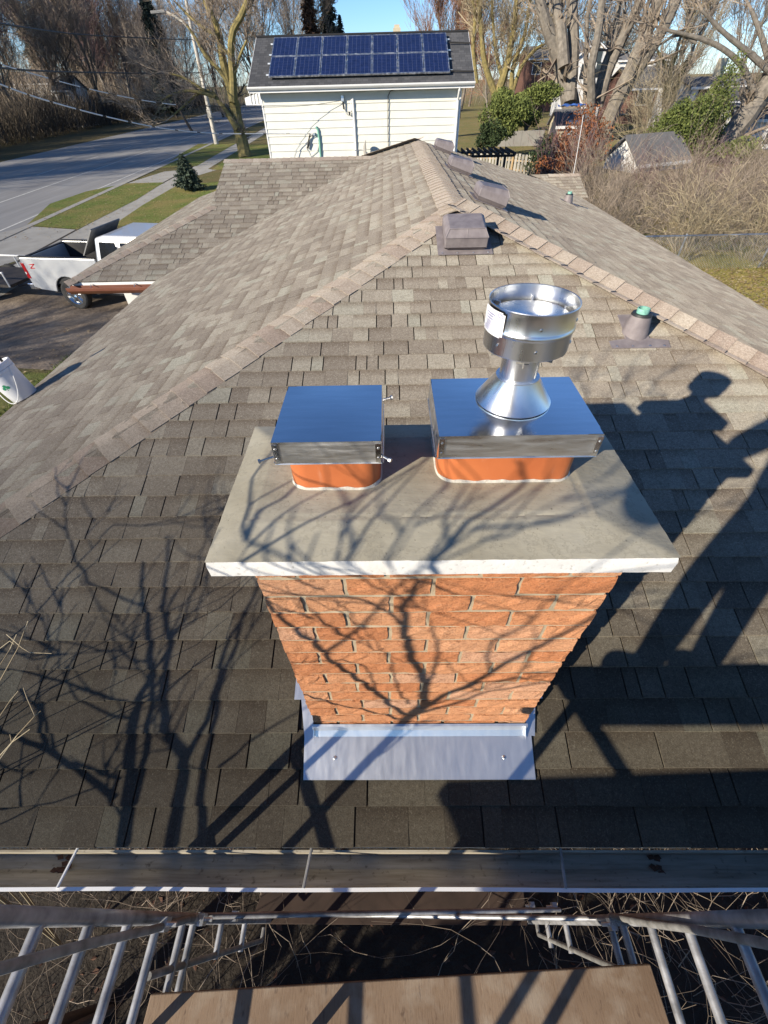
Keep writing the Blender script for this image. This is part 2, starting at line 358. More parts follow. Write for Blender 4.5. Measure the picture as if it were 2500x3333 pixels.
M['car_white'] = None
t = NT('white truck paint'); t.col((.58, .59, .60)); t.set(.3, .35, .5); t.b.inputs['Coat Weight'].default_value = .6; M['car_white'] = t.m
M['glass_dark'] = mat_var('tinted glass', (.012, .014, .016), .1, 3, .06, spec=.8)
M['black_plastic'] = mat_var('black plastic', (.022, .022, .023), .2, 20, .55)
M['red_lens'] = mat_var('red lamp lens', (.42, .012, .015), .15, 20, .25, spec=.6)
M['chrome'] = mat_metal('chrome bumper', (.72, .73, .74), .15)
M['tyre'] = mat_var('tyre rubber', (.032, .031, .03), .25, 20, .85)
M['grey_board'] = mat_var('grey board', (.20, .20, .20), .15, 6, .7)
M['brown_metal'] = mat_var('brown gutter paint', (.20, .078, .05), .12, 6, .45)
M['bucket_white'] = mat_var('white bucket plastic', (.72, .73, .75), .05, 10, .4)
M['clover'] = mat_var('green print', (.02, .22, .10), .1, 10, .5)
M['purple'] = mat_var('purple print', (.20, .19, .42), .1, 10, .5)
M['label_white'] = mat_var('white sticker', (.80, .80, .82), .02, 10, .4)
M['wood_grey'] = mat_tone('grey fence boards', (.27, .255, .22), (.46, .43, .37))
M['wood_tan'] = mat_var('new tan wood', (.40, .27, .13), .2, 10, .8)
M['wood_dark'] = mat_var('dark stained wood', (.035, .028, .024), .3, 10, .7)
M['beige'] = mat_var('beige cladding', (.55, .48, .34), .08, 3, .7)
M['white_house'] = mat_var('white cladding', (.68, .68, .67), .05, 3, .6)
M['brick_house'] = mat_var('brown brickwork', (.15, .075, .055), .2, 6, .9)
M['blue_door'] = mat_var('pale blue door', (.36, .46, .55), .05, 5, .5)
M['grey_roof'] = mat_var('grey roof', (.12, .12, .125), .2, 4, .9, diff=.8, fine=30)
M['window'] = mat_var('window glass', (.03, .035, .04), .2, 2, .08, spec=.8)
M['cable_black'] = mat_var('black cable', (.03, .028, .026), .2, 10, .6)
M['cable_white'] = mat_var('white cable guard', (.72, .72, .70), .1, 10, .5)
M['pole'] = mat_var('pale pole', (.50, .47, .41), .15, 3, .75)
M['skin'] = mat_var('skin', (.48, .28, .20), .05, 10, .55)
M['jacket'] = mat_var('dark work jacket', (.04, .045, .06), .2, 12, .9)
M['jeans'] = mat_var('blue work trousers', (.06, .08, .13), .2, 12, .9)
M['hair'] = mat_var('brown hair', (.05, .03, .02), .2, 40, .6)
M['chain'] = mat_metal('chain link wire', (.55, .56, .57), .45)

# ================================================================== SETTING
def sheet(name, pts, z, mat, kind='structure'):
    mb = MB(); mb.add([(p[0], p[1], z) for p in pts], [tuple(range(len(pts)))])
    return tag(mb.build(name, mat), kind=kind)
sheet('ground', [(-900, -200), (900, -200), (900, 1500), (-900, 1500)], G, M['ground'])
# road runs almost straight away from us, drifting left
def rd(x, y): return (x-.055*(y-25), y)
ys = [-60, 0, 25, 60, 120, 200, 320]
def strip(name, x0, x1, z, mat, y0=-60, y1=320):
    yy = [y for y in ys if y0 < y < y1]; yy = [y0]+yy+[y1]
    return sheet(name, [rd(x0, y) for y in yy]+[rd(x1, y) for y in yy[::-1]], z, mat)
strip('road', -36.0, -18.6, G+.004, M['asphalt'])
strip('curb', -18.6, -18.2, G+.03, M['concrete'])
strip('pavement', -15.4, -13.8, G+.012, M['concrete'])
strip('pavement_edge', -15.55, -15.4, G+.014, M['soil'])
strip('verge', -60, -36.2, G+.005, M['verge'])
mk = MB()
for xx, w, dash in ((-19.4, .13, 0), (-23.8, .13, 0), (-27.6, .13, 1)):
    y = -20
    while y < 200:
        L = 3 if dash else 12
        a, b = rd(xx, y), rd(xx, y+L); mk.quad((a[0]-w/2, a[1], G+.009), (a[0]+w/2, a[1], G+.009), (b[0]+w/2, b[1], G+.009), (b[0]-w/2, b[1], G+.009)); y += L+(6 if dash else 0)
tag(mk.build('road_markings', M['line']), kind='structure')
# grass strips between kerb and pavement, the lawn strips on the house side
gs = lambda n, pts, mt, z: sheet(n, pts, z, mt)
def z5(x, y, z=G): p = ZP(x/1.843, 450+y/1.843, z); return (p[0], p[1])
gs('grass_strip', [z5(160, 525), z5(300, 395), z5(520, 320), z5(760, 272), z5(985, 266), z5(820, 370), z5(470, 548)], M['lawn'], G+.02)
gs('grass_strip', [z5(950, 182), z5(1100, 85), z5(1190, 35), z5(1415, 32), z5(1180, 168)], M['lawn'], G+.02)
gs('lawn', [z5(675, 525), z5(860, 400), z5(1060, 285), z5(1330, 262), z5(1500, 400), z5(1300, 560)], M['lawn'], G+.016)
gs('lawn', [z5(1270, 190), z5(1475, 40), z5(1700, 40), z5(1800, 190)], M['lawn'], G+.016)
gs('apron', [z5(-200, 620), z5(160, 528), z5(470, 550), z5(400, 640), z5(-100, 800)], M['concrete'], G+.008)
gs('apron', [z5(760, 272), z5(985, 200), z5(1200, 180), z5(1300, 190), z5(1100, 250), z5(985, 266)], M['concrete'], G+.008)
gs('driveway', [(-14, 10), (-14, 19), (-3, 17.5), (-3, 8.5)], M['dirt'], G+.008)
gs('lawn', [(6, -12), (60, -12), (60, 22), (6, 24)], M['leafy_lawn'], G+.006)
gs('lawn', [(-13, -14), (-3.4, -14), (-3.2, 8.4), (-13, 9.7)], M['lawn'], G+.004)

# ================================================================== THE HOUSE
house = thing('house', 'low house under brown asphalt shingle hip roof with brick chimney', 'house', (.45, 6.3, G))
RXW = RX
wall = MB(); wall.bx(RX-HALF+.5, RX+HALF-.5, .42, 2*RY-PY-EY+ -.9+.0, G, EZ-.16); wall.build('wall', M['brick_house'], house)
wall = MB(); wall.bx(-4.5, RX-HALF+.49, 6.9, 12.1, G, EZ-.16); wall.build('wall', M['white_house'], house)
BY = RY+HALF                      # back eave
xL, xR = RX-HALF, RX+HALF
dk = MB(); e = -.004
P1, P2 = (RX, PY, RZ+e), (RX, RY, RZ+e)
c0, c1, c2, c3 = (xL, EY, EZ+e), (xR, EY, EZ+e), (xR, BY, EZ+e), (xL, BY, EZ+e)
dk.add([c0, c1, P1], [(0, 1, 2)]); dk.add([c1, c2, P2, P1], [(0, 1, 2, 3)]); dk.add([c2, c3, P2], [(0, 1, 2)]); dk.add([c3, c0, P1, P2], [(0, 1, 2, 3)])
# left wing: ridge along X, hip below a small gable
WE, WR = 6.25, 9.50                                # eave and ridge of the wing (Y)
WZ = EZ+S*(WR-WE); WXL, WXG = -4.90, -3.07          # end of eave, gable rake
def xm(z): return RX-(RZ-z)/S                       # x of the main left slope at height z
hipY = WE+(WXG-WXL); hz = EZ+S*(hipY-WE)
dk.add([(WXL, WE, EZ+e), (xL, WE, EZ+e), (xm(WZ), WR, WZ+e), (WXG, WR, WZ+e), (WXG, hipY, hz+e)], [(0, 1, 2, 3, 4)])
dk.add([(WXL, WE, EZ+e), (WXG, hipY, hz+e), (WXG, 2*WR-hipY, hz+e), (WXL, 2*WR-WE, EZ+e)], [(0, 1, 2, 3)])
dk.add([(WXG, WR, WZ+e), (xm(WZ), WR, WZ+e), (xL, 2*WR-WE, EZ+e), (WXL, 2*WR-WE, EZ+e), (WXG, 2*WR-hipY, hz+e)], [(0, 1, 2, 3, 4)])
dk.add([(WXG+.02, hipY, hz), (WXG+.02, 2*WR-hipY, hz), (WXG+.02, WR, WZ-.01)], [(0, 1, 2)])
# right back wing
QE, QR, QX = 11.6, 12.6, 4.62
QZ = EZ+S*(QR-QE)
dk.add([(3.4, QE-.0, EZ+e), (QX, QE, EZ+e), (QX, QR, QZ+e), (3.4, QR, QZ+e)], [(0, 1, 2, 3)])
dk.add([(3.4, 2*QR-QE, EZ+e), (QX, 2*QR-QE, EZ+e), (QX, QR, QZ+e), (3.4, QR, QZ+e)], [(0, 1, 2, 3)])
roof = dk.build('roof', M['deck'], house)

EXPO = .1211
def shingle_rows(O, U, V, depth, lo, hi, out, z0=EZ, first=0):
    """courses of random-width laminated tabs; out gets (verts, tone, along, centre)"""
    O, U, V = (np.array(k, float) for k in (O, U, V))
    n = int(math.ceil(depth/EXPO)); off = 0
    def pt(u, v, h): return O+U*u+V*v+np.array([0, 0, z0+S*v+h])
    for i in range(n):
        v0, v1 = i*EXPO, min((i+1)*EXPO+.012, depth); v0b = v0
        l0, h0, l1, h1 = lo(v0), hi(v0), lo(v1), hi(v1)
        if min(l0, l1) >= max(h0, h1): continue
        u = min(l0, l1)-random.random()*.2; end = max(h0, h1)
        prev = .5
        while u < end:
            w = random.choice((.065, .08, .10, .115, .13, .15, .175, .21))*random.uniform(.9, 1.1)
            a, b = u, u+w-(.007 if random.random() < .5 else .001); u += w
            A0, B0, A1, B1 = max(a, l0), min(b, h0), max(a, l1), min(b, h1)
            if B0-A0 < .004 and B1-A1 < .004: continue
            A0, B0 = min(A0, h0), max(B0, l0); A1, B1 = min(A1, h1), max(B1, l1)
            if B0 < A0: A0 = B0 = (A0+B0)/2
            if B1 < A1: A1 = B1 = (A1+B1)/2
            tone = random.choice((random.uniform(0, .3), random.uniform(.25, .7), random.uniform(.3, .75), random.uniform(.75, 1)))
            hb = .0085+random.random()*.0045; ht = .0035; dv = random.uniform(-.0025, .0025)
            vs = [pt(A0, v0+dv, hb), pt(B0, v0+dv+random.uniform(-.001, .001), hb), pt(B1, v1, ht), pt(A1, v1, ht), pt(A0, v0+dv, -.003), pt(B0, v0+dv, -.003), pt(B1, v1, -.003), pt(A1, v1, -.003)]
            out.append((vs, tone, (A0+B0)/2, v0, sum(vs[:4])/4))
SHF = [(0, 1, 2, 3), (0, 4, 5, 1), (1, 5, 6, 2), (3, 7, 4, 0)]
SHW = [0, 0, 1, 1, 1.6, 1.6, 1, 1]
front, rest = [], []
shingle_rows((0, EY, 0), (1, 0, 0), (0, 1, 0), HALF, lambda v: xL+v, lambda v: xR-v, front)
wing = []
shingle_rows((xL, 0, 0), (0, 1, 0), (1, 0, 0), HALF, lambda v: EY+v, lambda v: BY-v, rest)
shingle_rows((xR, 0, 0), (0, 1, 0), (-1, 0, 0), HALF, lambda v: EY+v, lambda v: BY-v, rest)
shingle_rows((0, WE, 0), (1, 0, 0), (0, 1, 0), WR-WE, lambda v: WXL+min(v, WXG-WXL), lambda v: xL+v, rest)
shingle_rows((WXL, 0, 0), (0, 1, 0), (1, 0, 0), WXG-WXL, lambda v: WE+v, lambda v: 2*WR-WE-v, rest)
shingle_rows((0, QE, 0), (1, 0, 0), (0, 1, 0), QR-QE, lambda v: xR-v, lambda v: QX, rest)
def in_chim(c): return -.42 < c[0] < .42 and .0 < c[1] < .37
front = [f_ for f_ in front if not in_chim(f_[4])]
def vis(f_):                                       # how large the tab shows in the photograph
    c = f_[4]; q = AX @ (c-CAM)
    if q[2] < .1: return 0
    x, y = 1250+F_PX*q[0]/q[2], 1666.5-F_PX*q[1]/q[2]
    if not (-60 < x < 2560 and -60 < y < 3390): return 0
    a = np.linalg.norm(f_[0][1]-f_[0][0]); d = np.linalg.norm(c-CAM)
    return a*abs((c-CAM)@np.array([0, -.306, .952]))/d**3
front.sort(key=vis, reverse=True)
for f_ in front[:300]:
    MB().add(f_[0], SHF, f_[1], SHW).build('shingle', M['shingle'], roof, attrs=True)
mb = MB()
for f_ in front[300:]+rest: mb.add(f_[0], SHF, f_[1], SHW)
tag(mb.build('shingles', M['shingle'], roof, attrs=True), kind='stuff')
# hip and ridge caps, each bent over the edge and lapping the one below
nF, nL, nR = (np.array(k)/math.hypot(1, S) for k in ((0, -S, 1), (-S, 0, 1), (S, 0, 1)))
def caps(A, B, nl, nr, w=.135, expo=.135, tone=None):
    A, B = np.array(A, float), np.array(B, float); L = np.linalg.norm(B-A); d = (B-A)/L
    wl = np.cross(nl, d); wr = np.cross(nr, d)
    cl, cr = (wl, -wr)
    up = (nl+nr)/np.linalg.norm(nl+nr)
    if cl@np.cross(up, d) < 0: cl = -cl
    if cr@np.cross(up, d) > 0: cr = -cr
    s = -.02
    while s < L:
        s1 = min(s+expo+.05, L+.03); V = []; W = []
        jw = w*random.uniform(.96, 1.04); tw = random.uniform(-.006, .006)
        for sv, h in ((s, .0135+random.uniform(0, .003)), (s1, .007)):
            for k, (vec, q, hh) in enumerate(((cl, 1, h), (cl, .55, h), (cl, .16, h-.002), (cl, 0, h-.005), (cr, .16, h-.002), (cr, .55, h), (cr, 1, h))):
                nn = nl if k < 3 else (up if k == 3 else nr)
                V.append(A+d*(sv+tw*(1 if k < 3 else -1))+vec*q*jw+nn*hh); W.append(0 if sv == s else 1)
        low = [V[k]-(nl if k < 3 else nr)*.009 for k in range(7)]
        V += low; W += [0]*7
        Fs = [(k, k+1, 8+k, 7+k) for k in range(6)]+[(14+k, 15+k, k+1, k) for k in range(6)]+[(0, 7, 14), (6, 20, 13)]
        MB().add(V, Fs, random.random() if tone is None else tone(), W).build('ridge_cap', M['cap'], roof, attrs=True)
        s += expo
caps((xL, EY, EZ), (RX, PY, RZ), nL, nF)
caps((xR, EY, EZ), (RX, PY, RZ), nR, nF)
caps((RX, PY-.12, RZ-.0), (RX, RY, RZ), nL, nR, tone=lambda: random.uniform(.5, 1))
caps((xL, BY, EZ), (RX, RY, RZ), nL, np.array((0, S, 1))/math.hypot(1, S))
caps((WXL, WE, EZ), (WXG, hipY, hz), np.array((-S, 0, 1))/math.hypot(1, S), nF)
caps((WXG, WR, WZ), (xm(WZ), WR, WZ), np.array((0, S, 1))/math.hypot(1, S), nF)
caps((3.9, QR, QZ), (QX, QR, QZ), np.array((0, S, 1))/math.hypot(1, S), nF)
# fascia, soffit, eave trims
fa = MB()
fa.bx(xL+.03, xR-.03, EY+.012, EY+.032, EZ-.15, EZ-.012)
fa.bx(xL+.012, xL+.03, EY+.03, WE-.05, EZ-.15, EZ-.012); fa.bx(xR-.03, xR-.012, EY+.03, BY, EZ-.15, EZ-.012)
fa.build('fascia', M['white_paint'], house)
fb = MB(); fb.bx(xL+.03, xR-.03, EY+.04, .42, EZ-.165, EZ-.15); fb.bx(xL+.03, xL+.5, .43, BY, EZ-.165, EZ-.15); fb.build('soffit', M['white_paint'], house)
fc = MB(); fc.bx(WXL+.05, xL-.0, WE+.012, WE+.03, EZ-.14, EZ-.012); fc.build('fascia', M['white_paint'], house)
fd = MB(); fd.bx(xL-.012, xL+.011, EY, WE-.02, EZ-.05, EZ-.006); fd.build('drip_edge', M['brown_metal'], house)

# brown gutter on the wing
g2 = thing('wing_gutter', 'rust brown gutter under the eave of the left roof wing', 'gutter', (-4.1, WE-.08, EZ-.1))
def gutter_profile(mb, x0, x1, ye, zt, sgn=-1, nseg=1, wob=0):
    prof = [(0, 0), (0, -.10), (.055, -.102), (.085, -.075), (.112, -.045), (.118, -.012), (.118, 0), (.107, 0), (.107, -.012), (.100, -.043), (.075, -.07), (.05, -.094), (.006, -.092), (.006, 0)]
    V = []; k = len(prof)
    for i in range(nseg+1):
        x = x0+(x1-x0)*i/nseg; a = math.sin(x*2.1)*wob; b = math.sin(x*5.3+1)*wob*.5
        V += [(x, ye+sgn*p+(b if p > .1 else 0), zt+z+a*(p > .1)) for p, z in prof]
    Fs = [(i*k+j, i*k+(j+1) % k, (i+1)*k+(j+1) % k, (i+1)*k+j) for i in range(nseg) for j in range(k)]
    Fs += [tuple(range(k)), tuple(nseg*k+j for j in range(k))]
    return mb.add(V, Fs)
gutter_profile(MB(), WXL+.02, xL+.05, WE-.005, EZ-.045).build('trough', M['brown_metal'], g2)
for xx in (-4.55, -3.9): MB().tube([(xx, WE, EZ-.03), (xx+.03, WE-.06, EZ-.03), (xx+.05, WE-.115, EZ-.05)], .006, 5).build('hanger', M['bolt'], g2)

# front gutter right under us
gt = thing('front_gutter', 'old eaves gutter with white lip and grimy inside below the chimney', 'gutter', (0, EY-.05, EZ-.1))
k = 14
gm = MB(); gutter_profile(gm, -3.6, 4.5, EY-.006, EZ-.02, nseg=60, wob=.003)
inner = {3+0}
npf = 14
for q in range(60):
    for j in range(npf): gm.m[q*npf+j] = 0 if j <= 7 else 1
gm.build('trough', [M['white_paint'], M['gutter_in']], gt)
for xx, mt in ((-1.33, 'white_paint'), (-.425, 'dull_steel'), (.522, 'dull_steel'), (1.45, 'brown_metal'), (-2.3, 'brown_metal')):
    MB().tube([(xx, EY, EZ-.022), (xx-.015, EY-.115, EZ-.018)], .0055, 6).build('spike', M[mt], gt)
lf = MB()
for q in range(16):
    x = random.choice((-1.42, -1.41, -1.4, .9))+random.uniform(-.018, .018); y = EY-random.uniform(.02, .07); a = random.random()*6
    lf.quad(*[(x+.016*math.cos(a+k_*1.57), y+.01*math.sin(a+k_*1.57), EZ-.108+random.uniform(0, .01)) for k_ in range(4)])
tag(lf.build('leaf_litter', M['wood_rot'], gt), kind='stuff')

# ================================================================== CHIMNEY
CW, CD, CH = .43, .385, 1.150
ch = thing('chimney', 'orange brick chimney with new cement crown standing through the lower roof', 'chimney', (0, .19, 0))
core = MB(); core.bx(-CW+.006, CW-.006, .0055, CD-.006, -.25, CH); core.build('mortar', M['mortar'], ch)
BH, BJ, BL = .0768, .0125, .215
def brick(c, ax, L, face, dep=.06):
    """rough-faced brick: grid on its face, box behind. c = centre of the face, ax = along, face = outward normal"""
    ax = np.array(ax, float); face = np.array(face, float); up = np.array([0, 0, 1.]); mb = MB(); nx, nz = 7, 3
    h = BH-BJ; L2 = L/2; V = []
    for j in range(nz+1):
        for i in range(nx+1):
            u, w = (i/nx-.5)*L, (j/nz-.5)*h; edge = i in (0, nx) or j in (0, nz)
            o = random.uniform(-.003, .0005) if edge else random.uniform(-.0025, .0045)
            V.append(np.array(c)+ax*(u+(random.uniform(-.002, .002) if i in (0, nx) else 0))+up*(w+(random.uniform(-.0018, .0018) if j in (0, nz) else 0))+face*o)
    Fs = [(j*(nx+1)+i, j*(nx+1)+i+1, (j+1)*(nx+1)+i+1, (j+1)*(nx+1)+i) for j in range(nz) for i in range(nx)]
    b = len(V); V += [np.array(c)+ax*(sx*L2)+up*(sz*h/2)-face*dep for sz in (-1, 1) for sx in (-1, 1)]
    rim0 = list(range(nx+1)); Fs += [tuple(rim0)+(b+1, b), tuple((nz*(nx+1)+i) for i in range(nx, -1, -1))+(b+2, b+3)]
    Fs += [tuple(j*(nx+1) for j in range(nz, -1, -1))+(b, b+2), tuple(j*(nx+1)+nx for j in range(nz+1))+(b+3, b+1)]
    mb.add(V, Fs, random.random()).build('brick', M['brick'], ch, attrs=True)
for r_ in range(-2, 15):
    z = r_*BH+BH/2
    js = (-.33, -.115, .10, .315) if r_ % 2 == 0 else (-.225, -.01, .205)
    edges = [-CW]+[j+random.uniform(-.006, .006) for j in js]+[CW]
    for a, b in zip(edges[:-1], edges[1:]):
        a2, b2 = a+(BJ/2 if a > -CW else 0), b-(BJ/2 if b < CW else 0)
        brick(((a2+b2)/2, random.uniform(-.002, .002), z), (1, 0, 0), b2-a2, (0, -1, 0), .07)
        if r_ > 0: brick(((a2+b2)/2, CD, z), (-1, 0, 0), b2-a2, (0, 1, 0), .07)
    sj = (.071, .2, .31) if r_ % 2 else (.071, .14, .31)
    for sx in (-1, 1):
        for a, b in zip(sj[:-1], sj[1:]):
            brick((sx*CW, (a+b)/2, z), (0, sx, 0), b-a-BJ, (sx, 0, 0), .07)
# crown: pale cast edge, trowelled cement wash above it
KX0, KX1, KY0, KY1, KB, KT = -.500, .490, -.045, .45, 1.150, 1.205
cs = MB(); nx = 70
V = []; Fs = []
per = [(KX0+(KX1-KX0)*i/nx, KY0) for i in range(nx)]+[(KX1, KY0+(KY1-KY0)*i/34) for i in range(34)]+[(KX1-(KX1-KX0)*i/nx, KY1) for i in range(nx)]+[(KX0, KY1-(KY1-KY0)*i/34) for i in range(34)]
n_ = len(per); cxm, cym = (KX0+KX1)/2, (KY0+KY1)/2
for lev, (z, ins) in enumerate(((KB, .006), (KB+.006, 0), (KT-.016, .0), (KT-.004, .003), (KT-.008, .03))):
    for i, (x, y) in enumerate(per):
        sx = (x-cxm)/((KX1-KX0)/2); sy = (y-cym)/((KY1-KY0)/2); m_ = max(abs(sx), abs(sy))
        j = random.uniform(-.0006, .0006)
        V.append((x-math.copysign(ins*(abs(sx) > .97), sx)+(j if abs(sx) > .98 else 0), y-math.copysign(ins*(abs(sy) > .97), sy)+(j if abs(sy) > .98 else 0), z+(random.uniform(-.001, .0006) if lev in (0, 3) else 0)))
for l_ in range(4):
    for i in range(n_): Fs.append((l_*n_+i, l_*n_+(i+1) % n_, (l_+1)*n_+(i+1) % n_, (l_+1)*n_+i))
Fs.append(tuple(range(n_))[::-1])
cs.add(V, Fs); cs.build('crown_edge', M['whitecement'], ch, smooth=True)
cr = MB(); gx, gy = 120, 66; V = []
from mathutils import noise as mnoise
def crown_h(x, y):
    ex = min(x-KX0, KX1-x); ey = y-KY0 if y < cym else KY1-y
    # outer ring rises to a trowelled ridge line, then the inner field slopes gently up to the flues
    rx = (x-KX0)/.075 if x < cxm else (KX1-x)/.15; ry = ey/.10
    q = min(rx, ry); h = KT-.001+.024*min(q, 1)+.0*max(0, min(1, (q-1)/1.2))
    h += .0014*mnoise.noise(Vector((x*9, y*9, .3)))+.0005*mnoise.noise(Vector((x*40, y*22, 1.3)))
    if 1 < q < 1.08: h -= .0025+.001*mnoise.noise(Vector((x*25, y*25, 5)))
    if q < .06: h += .0018*mnoise.noise(Vector((x*60, y*60, 2)))
    return h
for j in range(gy+1):
    for i in range(gx+1):
        x = KX0+.001+(KX1-KX0-.002)*i/gx; y = KY0+.001+(KY1-KY0-.002)*j/gy
        wob = .002*mnoise.noise(Vector((x*30, 7, 0))) if j == 0 else 0
        V.append((x, y+wob, crown_h(x, y)))
cr.add(V, [(j*(gx+1)+i, j*(gx+1)+i+1, (j+1)*(gx+1)+i+1, (j+1)*(gx+1)+i) for j in range(gy) for i in range(gx)])
cr.build('crown', M['cement'], ch, smooth=True)
# flue liners
def rrect(x0, x1, y0, y1, r, n=6):
    out = []
    for cx_, cy_, a0 in ((x1-r, y1-r, 0), (x0+r, y1-r, 90), (x0+r, y0+r, 180), (x1-r, y0+r, 270)):
        for i in range(n+1):
            a = rad(a0+90*i/n); out.append((cx_+r*math.cos(a), cy_+r*math.sin(a)))
    return out
FLUES = ((-.344, -.131, .152, .365), (.006, .327, .170, .383))
for x0, x1, y0, y1 in FLUES:
    mb = MB(); o_, i_ = rrect(x0, x1, y0, y1, .045), rrect(x0+.018, x1-.018, y0+.018, y1-.018, .03); n_ = len(o_)
    V = [(x, y, 1.19) for x, y in o_]+[(x, y, 1.352) for x, y in o_]+[(x, y, 1.352) for x, y in i_]+[(x, y, .9) for x, y in i_]
    mb.add(V, [(l_*n_+i, l_*n_+(i+1) % n_, (l_+1)*n_+(i+1) % n_, (l_+1)*n_+i) for l_ in range(3) for i in range(n_)])
    fl = mb.build('flue_liner', M['clay'], ch, smooth=True)
    lm = MB(); pts = rrect(x0, x1, y0, y1, .045, 8); V = []
    mid = ((x0+x1)/2, (y0+y1)/2); n_ = len(pts)
    dense = []
    for a, b in zip(pts, pts[1:]+pts[:1]):
        k_ = max(1, int(math.hypot(b[0]-a[0], b[1]-a[1])/.008))
        dense += [(a[0]+(b[0]-a[0])*q/k_, a[1]+(b[1]-a[1])*q/k_) for q in range(k_)]
    n_ = len(dense)
    for lev in range(3):
        for i, (x, y) in enumerate(dense):
            dx, dy = x-mid[0], y-mid[1]; L = math.hypot(dx, dy); nz = .5+.5*mnoise.noise(Vector((x*45, y*45, lev*3.)))
            o = (.006*nz+.002, .003*nz+.0015, .0006)[lev]; zz = crown_h(min(max(x, KX0), KX1), y)+(-.004, .004*nz, .002+.009*nz)[lev]
            V.append((x+dx/L*o, y+dy/L*o, zz))
    lm.add(V, [(l_*n_+i, l_*n_+(i+1) % n_, (l_+1)*n_+(i+1) % n_, (l_+1)*n_+i) for l_ in range(2) for i in range(n_)])
    lm.build('mortar_fillet', M['lime'], fl, smooth=True)
# lead-grey apron and step flashings
fl = MB(); y0, y1 = -.178, -.012
def rz(x, y, h): return (x, y, S*y+h)
fl.add([rz(-.468, y0, .016), rz(.455, y0, .016), rz(.462, -.03, .016), rz(-.476, -.03, .016), rz(-.468, y0, .011), rz(.455, y0, .011)], [(0, 1, 2, 3), (4, 5, 1, 0)])
fl.build('apron_flashing', M['galv'], ch)
f2 = MB()
f2.add([(-.44, -.034, -.01+.018), (.44, -.034, -.01+.018), (.44, -.016, .028), (-.44, -.016, .028), (.44, -.012, .062), (-.44, -.012, .062), (.44, -.004, .066), (-.44, -.004, .066)], [(0, 1, 2, 3), (3, 2, 4, 5), (5, 4, 6, 7)])
f2.build('apron_upstand', M['galv'], ch)
for sx in (-1, 1):
    f3 = MB()
    f3.add([rz(sx*.432, -.03, .02), rz(sx*.475, -.035, .02), rz(sx*.50, .10, .019), rz(sx*.436, .10, .019), (sx*.436, -.01, .055), (sx*.436, .10, .09)], [(0, 1, 2, 3), (0, 3, 5, 4)])
    f3.add([(sx*.432, -.05, .012), (sx*.432, -.008, .012), (sx*.432, -.008, .066)], [(0, 1, 2)])
    f3.build('corner_flashing', M['galv'], ch)
    for i in range(3):
        f4 = MB(); ya = .10+i*.1
        f4.add([rz(sx*.436, ya, .02), rz(sx*.53, ya, .02), rz(sx*.53, ya+.1, .018), rz(sx*.436, ya+.1, .018), (sx*.437, ya, S*ya+.09), (sx*.437, ya+.1, S*ya+.12)], [(0, 1, 2, 3), (0, 3, 5, 4)])
        f4.build('step_flashing', M['galv'], ch)
for x in (-.345, .34): MB().lathe([(0, .004), (.006, .003), (.009, 0)], rz(x, -.105, .0165), 10).build('screw', M['bolt'], ch)
# stainless flue caps
def flue_cap(label, X0, X1, Y0, Y1, zt, sk, bolts):
    t_ = thing('flue_cap', label, 'chimney cap', ((X0+X1)/2, (Y0+Y1)/2, zt-sk), 'stainless caps on the two clay flues')
    top = MB(); n = 10; V = []
    for j in range(n+1):
        for i in range(n+1):
            a, b = i/n, j/n; V.append((X0+(X1-X0)*a, Y0+(Y1-Y0)*b, zt+.0035*math.sin(a*math.pi)*math.sin(b*math.pi)))
    top.add(V, [(j*(n+1)+i, j*(n+1)+i+1, (j+1)*(n+1)+i+1, (j+1)*(n+1)+i) for j in range(n) for i in range(n)]); top.build('lid', M['stainless'], t_, smooth=True)
    e = .0012
    for nm, q in (('f', ((X0, Y0), (X1, Y0))), ('b', ((X1, Y1), (X0, Y1))), ('l', ((X0, Y1), (X0, Y0))), ('r', ((X1, Y0), (X1, Y1)))):
        (ax, ay), (bx_, by_) = q; d = np.array([bx_-ax, by_-ay, 0]); d /= np.linalg.norm(d); o = np.array([d[1], -d[0], 0])
        A, B = np.array([ax, ay, zt]), np.array([bx_, by_, zt]); dn = np.array([0, 0, -sk])
        mb = MB(); mb.extrude([A, B, B+dn+o*.003-d*.002, A+dn+o*.003+d*.002], -o*e)
        mb.tube([A+dn+o*.003, B+dn+o*.003], .0018, 6); s_ = mb.build('skirt', M['stainless_side'], t_)
        if nm in 'fb':
            for P_, sg in ((A, 1), (B, -1)):
                tb = MB(); tb.extrude([P_+dn*.06+o*.0035+d*sg*.001, P_+dn*.06+o*.0035+d*sg*.013, P_+dn*.9+o*.0055+d*sg*.013, P_+dn*.97+o*.0055+d*sg*.002], o*.001); tb.build('corner_tab', M['stainless'], s_)
                for w in (.25, .7):
                    MB().lathe([(0, .0016), (.002, .001), (.003, 0)], P_+dn*w+o*.0065+d*sg*.007, 8, R=[[d[0], 0, o[0]], [d[1], 0, o[1]], [0, 1, 0]]).build('rivet', M['bolt'], s_)
    for (x, y, ang, L) in bolts:
        dr = np.array([math.cos(ang), math.sin(ang), -.12]); P_ = np.array([x, y, zt-sk*.72])
        mb = MB(); mb.tube([P_-dr*.012, P_+dr*L], .0026, 8); mb.tube([P_+dr*L, P_+dr*(L+.005)], .0052, 6); mb.tube([P_+dr*.002, P_+dr*.005], .005, 6)
        mb.build('bolt', M['bolt'], t_)
    return t_
flue_cap('square stainless cap with corner bolts on the smaller clay flue', -.360, -.126, .142, .376, 1.372, .056,
         ((-.358, .148, rad(200), .034), (-.128, .146, rad(-35), .022), (-.128, .372, rad(35), .028), (-.358, .37, rad(150), .012)))
flue_cap('wide stainless cap with flat lid carrying the round metal vent', -.004, .342, .150, .394, 1.376, .056, ())
